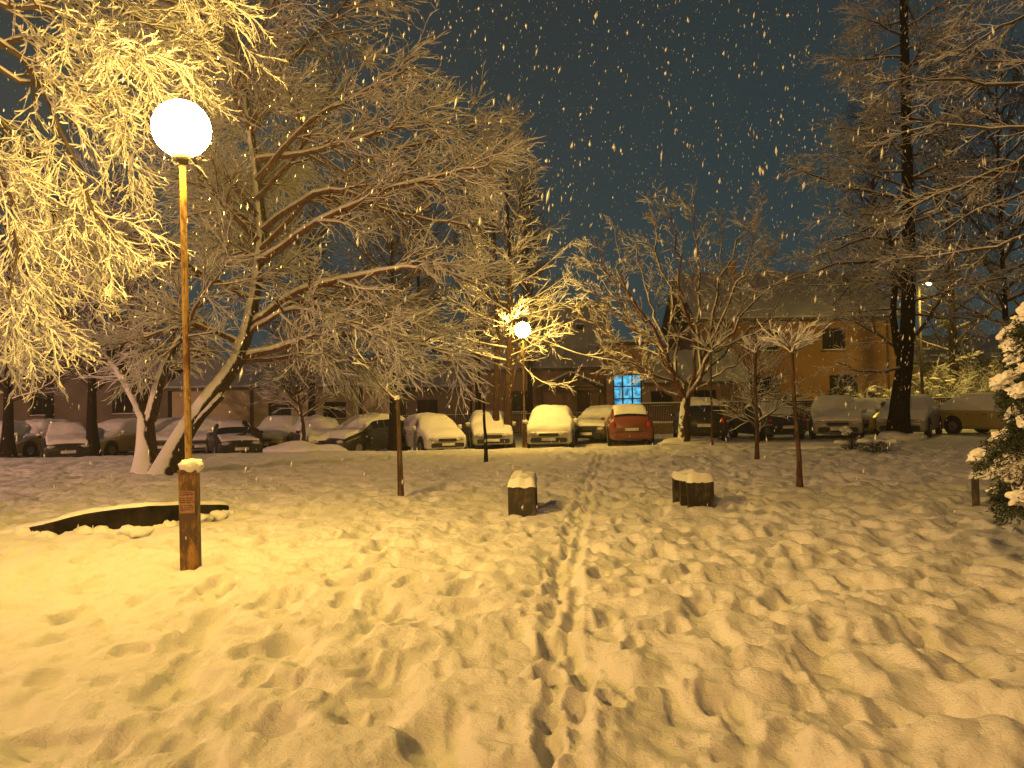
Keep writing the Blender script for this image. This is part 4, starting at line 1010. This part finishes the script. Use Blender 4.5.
# ------------------------------------------------------------------ saplings
def spl_tree(base, tip, r, heads, label, seed, head_len=.45, name='sapling', group='thin young trees in the park', nh=16, up=.8, tm='barkstem', smk=1.2, rm=.004):
    T = Tree(seed, smk, rm, .010)
    CS = [dict(n=6, wig=.05, trop=0, nch=3, ang=.8, len=.3), dict(n=6, wig=.08, trop=.03, nch=4, ang=.5, len=head_len * .45, sh=.3, rf=.6, t0=.35), dict(n=4, wig=.1, trop=.02, nch=2, ang=.5, len=head_len * .2), dict(n=3, wig=.1, trop=0, nch=0, ang=.5, len=.1)]
    b = Vector(base); t_ = Vector(tip)
    pts = T.limb([b + Vector((0, 0, -.1)), b.lerp(t_, .33) + Vector((.01, 0, 0)), b.lerp(t_, .66) + Vector((-.015, 0, 0)), t_], r, r * .7, 0, CS, 10, .99, 0, .006)
    for k in range(nh):
        a = k * 2.4 + T.r.random() * .5; u_ = up * T.r.uniform(.3, 1.5)
        T.grow(t_ + Vector((0, 0, T.r.uniform(-.04, .04))), Vector((math.cos(a), math.sin(a), u_)), head_len * T.r.uniform(.6, 1.15), r * .35, 1, CS)
    o = T.done(name, label, 'young tree', group, loc=tuple(b), trunk_mat=tm, crown_mat='barkstem')
    bm = bmesh.new(); blob(bm, (0, 0, t_.z - b.z + .05), (r * 1.5 + .01, r * 1.5 + .01, r * 1.2 + .01), .2, 3, seed); bobj('snow_lump', bm, M['snow'], o, True).location = (t_.x - b.x, t_.y - b.y, 0)
    return o
def gb(px, py):
    p = gat(px, py); p.z = gz(p.x, p.y); return p
b = gb(800, 487); spl_tree(b, at(792, 352, b.y), .045, 0, 'slender young tree with an umbrella head of snowy shoots, the nearest on the right', 41, .62, nh=22, up=.9)
b = gb(757, 461); spl_tree(b, at(755.5, 352, b.y), .05, 0, 'short straight sapling with a snowy tuft left of the umbrella-headed young tree', 42, .55, nh=16, up=.8)
b = gb(712, 446); spl_tree(b, at(711, 352, b.y), .045, 0, 'thin sapling in front of the dark car with arched snowy roof', 43, .9, nh=12, up=1.0)
b = gb(486, 460); spl_tree(b, at(484, 398, b.y), .05, 0, 'stubby dark sapling left of the far lamp casting a long shadow', 44, .5, nh=4, up=1.5, tm='barkdark')
# staked sapling with a bent leader
b = gb(401, 498); T = Tree(45, 1.25, .003, .009)
CS = [dict(n=6, wig=.05, trop=0, nch=3, ang=.8, len=.3), dict(n=7, wig=.08, trop=-.01, nch=6, ang=.5, len=.5, sh=.3, rf=.6, t0=.2), dict(n=4, wig=.1, trop=-.02, nch=3, ang=.5, len=.2), dict(n=3, wig=.1, trop=0, nch=0, ang=.5, len=.1)]
T.limb([b + Vector((0, 0, -.1))] + L_([(400, 450), (397, 400)], b.y), .03, .025, 0, CS, 8, .99, 0, .005)
T.limb(L_([(397, 401), (380, 385), (362, 358), (352, 345)], b.y, b.y - .3), .025, .008, 1, CS, 10, .3, 3)
o = T.done('sapling', 'young tree tied between two thin stakes, one snowy branch rising to the left', 'young tree', 'thin young trees in the park', loc=tuple(b), trunk_mat='barkstem')
bm = bmesh.new(); p = at(397, 399, b.y); cyl(bm, Vector((.045, -.02, -.1)), p - b + Vector((.03, -.02, 0)), .018, .016, 8); bobj('stake', bm, M['wood'], o, True)
bm = bmesh.new(); cyl(bm, Vector((-.05, .06, -.1)), p - b + Vector((.0, .03, -.02)), .018, .016, 8); bobj('stake', bm, M['wood'], o, True)
bm = bmesh.new(); blob(bm, p - b + Vector((0, 0, .02)), (.055, .055, .045), .2, 3, 3); bobj('snow_lump', bm, M['snow'], o, True)

# ------------------------------------------------------------------ conifer at right edge
def conifer(base, Hh, Rr, label, seed, z0=.5):
    r_ = random.Random(seed); o = thing('conifer', label, 'conifer', tuple(base))
    bm = bmesh.new(); cyl(bm, (0, 0, -.1), (-.02, 0, Hh * .55), .04, .03, 8); cyl(bm, (-.02, 0, Hh * .55), (0, 0, Hh * .95), .03, .01, 8); cyl(bm, (.06, .02, -.1), (.02, 0, Hh * .4), .018, .012, 7); bobj('trunk', bm, M['barkstem'], o, True)
    tri = []; bs = bmesh.new(); n = 76
    for k in range(n):
        t = (k + r_.random() * .6) / n; z = z0 + (Hh - z0) * t; a = k * 2.4 + r_.gauss(0, .2)
        L = Rr * (1.12 if t < .42 else (.62 if t < .8 else .45)) * (.78 + .22 * math.sin(t * 21 + 1)) * r_.uniform(.8, 1.1) * (1 - .45 * max(0, .15 - t) / .15) + .05
        d = Vector((math.cos(a), math.sin(a), 0)); s_ = Vector((-d.y, d.x, 0)); p0 = Vector((0, 0, z)); end = p0 + d * L + Vector((0, 0, -.32 * L))
        for q in range(420):
            u = r_.random() ** .55; c = p0.lerp(end, u) + Vector((0, 0, .10 * L * math.sin(u * 3.1))) + s_ * r_.gauss(0, .07) + Vector((0, 0, r_.gauss(-.04, .045)))
            v = (d * r_.uniform(.2, 1) + s_ * r_.gauss(0, .8) + Vector((0, 0, r_.gauss(-.4, .5)))).normalized() * r_.uniform(.025, .06)
            w2 = v.cross(Vector((r_.gauss(0, 1), r_.gauss(0, 1), r_.gauss(0, 1)))).normalized() * .006
            tri += [c - w2, c + w2, c + v]
        if r_.random() < .62:
            c = p0.lerp(end, r_.uniform(.62, .92)) + Vector((0, 0, .075)); sz = r_.uniform(.06, .10) * (1.1 - .4 * t)
            rt = Matrix.Rotation(a, 3, 'Z') @ Matrix.Rotation(.45, 3, 'Y')
            blob(bs, c, (sz * 1.35, sz * 1.05, sz * .75), .36, 4, k, rt, 2.6); blob(bs, c - d * sz * 1.1 + Vector((0, 0, .03)), (sz, sz * .9, sz * .6), .26, 3, k + 3, rt, 1.8)
    V = np.array([tuple(v) for v in tri]); mesh_np('foliage', V, [np.arange(len(V)).reshape(-1, 3)], M['needle'], o, False)
    for q in range(9): blob(bs, (r_.gauss(0, .05), r_.gauss(0, .05), Hh - .03 + r_.gauss(0, .06)), (.06, .06, .06), .25, 3, q, None, 1.8)
    bobj('snow_cover', bs, M['snow'], o, True)
    return o
cb = Vector((at(1035, 400, 6.3).x, 6.3, 0)); cb.z = gz(cb.x, cb.y)
conifer(cb, 2.2, .37, 'dark needled conifer with plump snow pillows at the right edge', 51, .68)

# ------------------------------------------------------------------ shrubs behind the railing
def shrub(px, D, w_, h_, label, seed, mt='leafdry', zc=None, nbr=20, snow=.45, name='shrub'):
    T = Tree(seed, snow, .006, .018); b = foot(px, D, -.05)
    CS = [dict(n=6, wig=.05, trop=0, nch=3, ang=.8, len=.3), dict(n=6, wig=.12, trop=-.01, nch=9, ang=.7, len=w_ * .42, sh=.2, rf=.6, t0=.25), dict(n=5, wig=.15, trop=-.06, nch=6, ang=.7, len=w_ * .16, t0=.1), dict(n=3, wig=.15, trop=-.04, nch=0, ang=.5, len=.1)]
    for k in range(nbr):
        a = k * 2.4; u_ = T.r.uniform(.3, 2.2); d = Vector((math.cos(a) * w_ / 2, math.sin(a) * w_ / 2, h_ * T.r.uniform(.4, 1)))
        T.grow(b + Vector((math.cos(a) * .1, math.sin(a) * .1, 0)), d, d.length, .025, 1, CS)
    o = T.done(name, label, 'shrub', 'snowy shrubs behind the railing', loc=tuple(b))
    r_ = T.r; tri = []
    bs = bmesh.new()
    for q in range(2600):
        a = r_.uniform(0, 6.28); t = r_.uniform(0, 1); rr = (w_ / 2) * math.sqrt(max(.05, 1 - (t * 1.5 - .5) ** 2)) * r_.uniform(.35, 1.02)
        c = Vector((math.cos(a) * rr, math.sin(a) * rr, h_ * t)); v = Vector((r_.gauss(0, 1), r_.gauss(0, 1), r_.gauss(-.2, .6))).normalized() * r_.uniform(.06, .15)
        w2 = v.cross(Vector((r_.gauss(0, 1), r_.gauss(0, 1), r_.gauss(0, 1)))).normalized() * .03; tri += [c - w2, c + w2, c + v + w2 * .5]
        if q % 60 == 0: blob(bs, c, (r_.uniform(.1, .24), r_.uniform(.1, .24), r_.uniform(.05, .09)), .3, 2, q)
    V = np.array([tuple(v) for v in tri]); f = mesh_np('foliage', V, [np.arange(len(V)).reshape(-1, 3)], M[mt], o, False)
    bobj('snow_clumps', bs, M['snow'], o, True)
shrub(842, 41.5, 2.2, 2.3, 'bushy snow-clumped shrub below the first-floor window of the orange building', 61, 'needle')
shrub(790, 41, 2.6, 1.9, 'flat snow-laden shrub between the umbrella-headed young tree and the orange wall', 62, 'needle')
shrub(940, 42, 3.6, 2.6, 'broad golden-lit shrub under the street lamp', 63, 'leafdry', snow=.9)
shrub(975, 43.5, 3.4, 4.2, 'tall dark shrub right of the golden-lit one', 64, 'needle')
shrub(1010, 41, 3.2, 3.2, 'snowy shrub behind the conifer at the right edge', 65, 'leafdry')
shrub(945, 47, 3.6, 6.0, 'highest dark evergreen shrub beside the street lamp pole', 66, 'needle')
shrub(875, 42, 1.6, 2.2, 'small shrub left of the thick black trunk behind the railing', 67, 'leafdry')

# small snow-capped plants poking out of the snow near the black trunk
def tuft(px, py, w_, h_, label, seed, caps):
    b = gb(px, py); r_ = random.Random(seed); o = thing('snow_capped_plant', label, 'plant', tuple(b), 0, 'small plants poking out of the snow')
    tri = []
    for q in range(500):
        a = r_.uniform(0, 6.28); rr = w_ / 2 * math.sqrt(r_.random()); c = Vector((math.cos(a) * rr, math.sin(a) * rr, h_ * r_.random() * .9))
        v = Vector((r_.gauss(0, 1), r_.gauss(0, 1), r_.gauss(.2, .6))).normalized() * .08; w2 = v.cross(Vector((r_.gauss(0, 1), r_.gauss(0, 1), 1))).normalized() * .015; tri += [c - w2, c + w2, c + v]
    V = np.array([tuple(v) for v in tri]); mesh_np('foliage', V, [np.arange(len(V)).reshape(-1, 3)], M['needle'], o, False)
    bm = bmesh.new()
    for k in range(caps): blob(bm, (r_.gauss(0, w_ * .28), r_.gauss(0, w_ * .2), h_ * r_.uniform(.75, 1.1)), (w_ * .2, w_ * .2, .07), .25, 3, k + seed)
    bobj('snow_cap', bm, M['snow'], o, True)
    bm = bmesh.new()
    for k in range(4): cyl(bm, (r_.gauss(0, .05), r_.gauss(0, .05), -.1), (r_.gauss(0, w_ * .2), r_.gauss(0, w_ * .2), h_), .012, .006, 6)
    bobj('stems', bm, M['barkdark'], o, True)
tuft(850, 449, .55, .62, 'upright plant with a round snow cap, left one of two before the black trunk', 71, 4)
tuft(875, 453, .95, .34, 'low wide dark plant with snow dots, right one of two before the black trunk', 72, 6)
def drift(px, py, s, label, seed):
    b = gb(px, py); bm = bmesh.new(); blob(bm, (0, 0, 0), s, .18, 4, seed, None, 1.6); blob(bm, (s[0] * .5, .1, -.02), (s[0] * .6, s[1] * .7, s[2] * .7), .2, 4, seed + 4, None, 1.7)
    o = bobj('snow_heap', bm, M['snow'], None, True, b); tag(o, label, 'snow heap', 'heaps of shovelled snow'); return o
drift(898, 440, (.95, .6, .30), 'snow heap round the foot of the thick black trunk', 1)
drift(306, 452, (1.4, .6, .38), 'snow heap at the foot of the small crooked tree', 2)
drift(690, 443, (1.2, .6, .22), 'snow heap below the dark car right of the forked trunk', 3)
drift(845, 447, (1.5, .6, .20), 'low snow heap around the two small plants', 4)

# ------------------------------------------------------------------ person bending over a car (far left)
def person():
    b = foot(259, 29.9); o_ = {}
    P = {'pel': (0, 0, .88), 'ch': (-.28, 0, 1.10), 'nk': (-.42, 0, 1.20), 'hd0': (-.48, 0, 1.25), 'hd1': (-.57, 0, 1.33),
         'hl': (0, .10, .84), 'kl': (-.05, .12, .48), 'al': (.03, .13, .10), 'tl': (-.13, .14, .05),
         'hr': (0, -.10, .84), 'kr': (.02, -.13, .46), 'ar': (.12, -.14, .10), 'tr': (-.04, -.15, .05),
         'sl': (-.36, .19, 1.14), 'el': (-.48, .24, .90), 'wl': (-.68, .20, .86), 'sr': (-.36, -.19, 1.14), 'er': (-.50, -.24, .92), 'wr': (-.70, -.22, .92)}
    E = [('pel', 'ch'), ('ch', 'nk'), ('nk', 'hd0'), ('hd0', 'hd1'), ('pel', 'hl'), ('hl', 'kl'), ('kl', 'al'), ('al', 'tl'), ('pel', 'hr'), ('hr', 'kr'), ('kr', 'ar'), ('ar', 'tr'),
         ('ch', 'sl'), ('sl', 'el'), ('el', 'wl'), ('ch', 'sr'), ('sr', 'er'), ('er', 'wr')]
    rad = dict(pel=.16, ch=.18, nk=.07, hd0=.085, hd1=.10, hl=.11, kl=.07, al=.05, tl=.045, hr=.11, kr=.07, ar=.05, tr=.045, sl=.08, el=.055, wl=.032, sr=.08, er=.055, wr=.032)
    for s in ('l', 'r'):
        wv = Vector(P['w' + s]); pm = wv + Vector((-.05, 0, -.01)); P['p' + s] = tuple(pm); rad['p' + s] = .034; E.append(('w' + s, 'p' + s))
        for k in range(4):
            f1 = pm + Vector((-.05, (k - 1.5) * .024, -.005)); f2 = f1 + Vector((-.035 + .004 * abs(k - 1.5), (k - 1.5) * .004, -.022))
            P[f'f{s}{k}'] = tuple(f1); P[f'g{s}{k}'] = tuple(f2); rad[f'f{s}{k}'] = .010; rad[f'g{s}{k}'] = .008; E += [('p' + s, f'f{s}{k}'), (f'f{s}{k}', f'g{s}{k}')]
        sg = -1 if s == 'l' else 1; th = wv + Vector((-.03, sg * .045, -.01)); P['t1' + s] = tuple(th); P['t2' + s] = tuple(th + Vector((-.035, sg * .008, -.01))); rad['t1' + s] = .012; rad['t2' + s] = .009
        E += [('w' + s, 't1' + s), ('t1' + s, 't2' + s)]
    ks = list(P); me = bpy.data.meshes.new('body'); me.from_pydata([P[k] for k in ks], [(ks.index(a), ks.index(c)) for a, c in E], [])
    me.materials.append(M['coat']); o = bpy.data.objects.new('person', me); COL.objects.link(o); o.location = b
    sk = o.modifiers.new('skin', 'SKIN'); sk.use_smooth_shade = True
    for i, k in enumerate(ks): me.skin_vertices[0].data[i].radius = (rad[k], rad[k])
    me.skin_vertices[0].data[0].use_root = True
    ss = o.modifiers.new('sub', 'SUBSURF'); ss.levels = 2; ss.render_levels = 2
    tag(o, 'person in dark clothes bending over a parked car right of the near lamp post', 'person')
    bm = bmesh.new(); blob(bm, (-.62, 0, 1.32), (.07, .07, .085), .03, 3, 1); bobj('face', bm, M['skin'], o, True)
    bm = bmesh.new(); blob(bm, (-.565, 0, 1.37), (.105, .105, .09), .06, 3, 2); bobj('hood', bm, M['coat'], o, True)
person()

# ------------------------------------------------------------------ falling snow
r_ = np.random.default_rng(5); n = 17000
Dd = 3.6 + 24 * r_.random(n) ** .7; xx = r_.uniform(-.85, .85, n) * Dd; zz = r_.uniform(0, 1, n) * (1.2 + Dd * .60) + .25
C_ = np.stack([xx, Dd, zz], 1)
C_ = C_[(C_[:, 2] > 1.7) | (r_.random(n) < .35)]; n = len(C_)
sz = np.clip(np.exp(r_.normal(math.log(.0046), .42, n)), .0018, .011) * np.clip(C_[:, 1] / 8, .6, 1.1); big = (r_.random(n) < .07) & (C_[:, 2] > 2); sz = np.where(big, sz * 2.1, sz); ln = sz * r_.uniform(2.2, 5.5, n)
nb_ = 60; C_[:nb_, 1] = r_.uniform(2.6, 5, nb_); C_[:nb_, 0] = r_.uniform(-.6, .7, nb_) * C_[:nb_, 1]; C_[:nb_, 2] = 1.7 + r_.uniform(.1, .5, nb_) * C_[:nb_, 1]; sz[:nb_] = r_.uniform(.004, .0075, nb_); ln[:nb_] = sz[:nb_] * r_.uniform(1.8, 3.5, nb_)
octa = np.array([(1, 0, 0), (0, 1, 0), (-1, 0, 0), (0, -1, 0), (0, 0, 1), (0, 0, -1)], float)
jit = r_.uniform(.6, 1.3, (n, 6, 1)); V = octa[None] * jit
V[:, :, :2] *= sz[:, None, None]; V[:, :, 2] *= ln[:, None]
V[:, :, 0] += V[:, :, 2] * r_.normal(.12, .12, (n, 1)); V += C_[:, None]
fo = np.array([(0, 1, 4), (1, 2, 4), (2, 3, 4), (3, 0, 4), (1, 0, 5), (2, 1, 5), (3, 2, 5), (0, 3, 5)])
Fi = (fo[None] + (np.arange(n) * 6)[:, None, None]).reshape(-1, 3)
m_, t, b = nodes('snowflake'); b.inputs['Base Color'].default_value = (.92, .93, .95, 1); b.inputs['Roughness'].default_value = 1
tr_ = t.nodes.new('ShaderNodeBsdfTranslucent'); tr_.inputs[0].default_value = (.92, .93, .95, 1); mxs = t.nodes.new('ShaderNodeMixShader'); mxs.inputs[0].default_value = .45
t.links.new(b.outputs[0], mxs.inputs[1]); t.links.new(tr_.outputs[0], mxs.inputs[2]); t.links.new(mxs.outputs[0], t.nodes['Material Output'].inputs[0])
fl = mesh_np('falling_snow', V.reshape(-1, 3), [Fi], m_, None, True); fl['kind'] = 'stuff'

# ------------------------------------------------------------------ snowy air
HAZE = .0014
if HAZE > 0:
    bm = bmesh.new(); box(bm, (0, 25, 11.5), (160, 110, 26)); hz = bobj('haze', bm, bpy.data.materials.new('haze')); hz['kind'] = 'stuff'
    hm = hz.data.materials[0]; hm.use_nodes = True; t = hm.node_tree; t.nodes.clear()
    o = t.nodes.new('ShaderNodeOutputMaterial'); v = t.nodes.new('ShaderNodeVolumePrincipled'); v.inputs['Color'].default_value = (.9, .9, .92, 1)
    v.inputs['Density'].default_value = HAZE; v.inputs['Anisotropy'].default_value = .2; t.links.new(v.outputs[0], o.inputs['Volume'])
print('objects', len(bpy.data.objects))
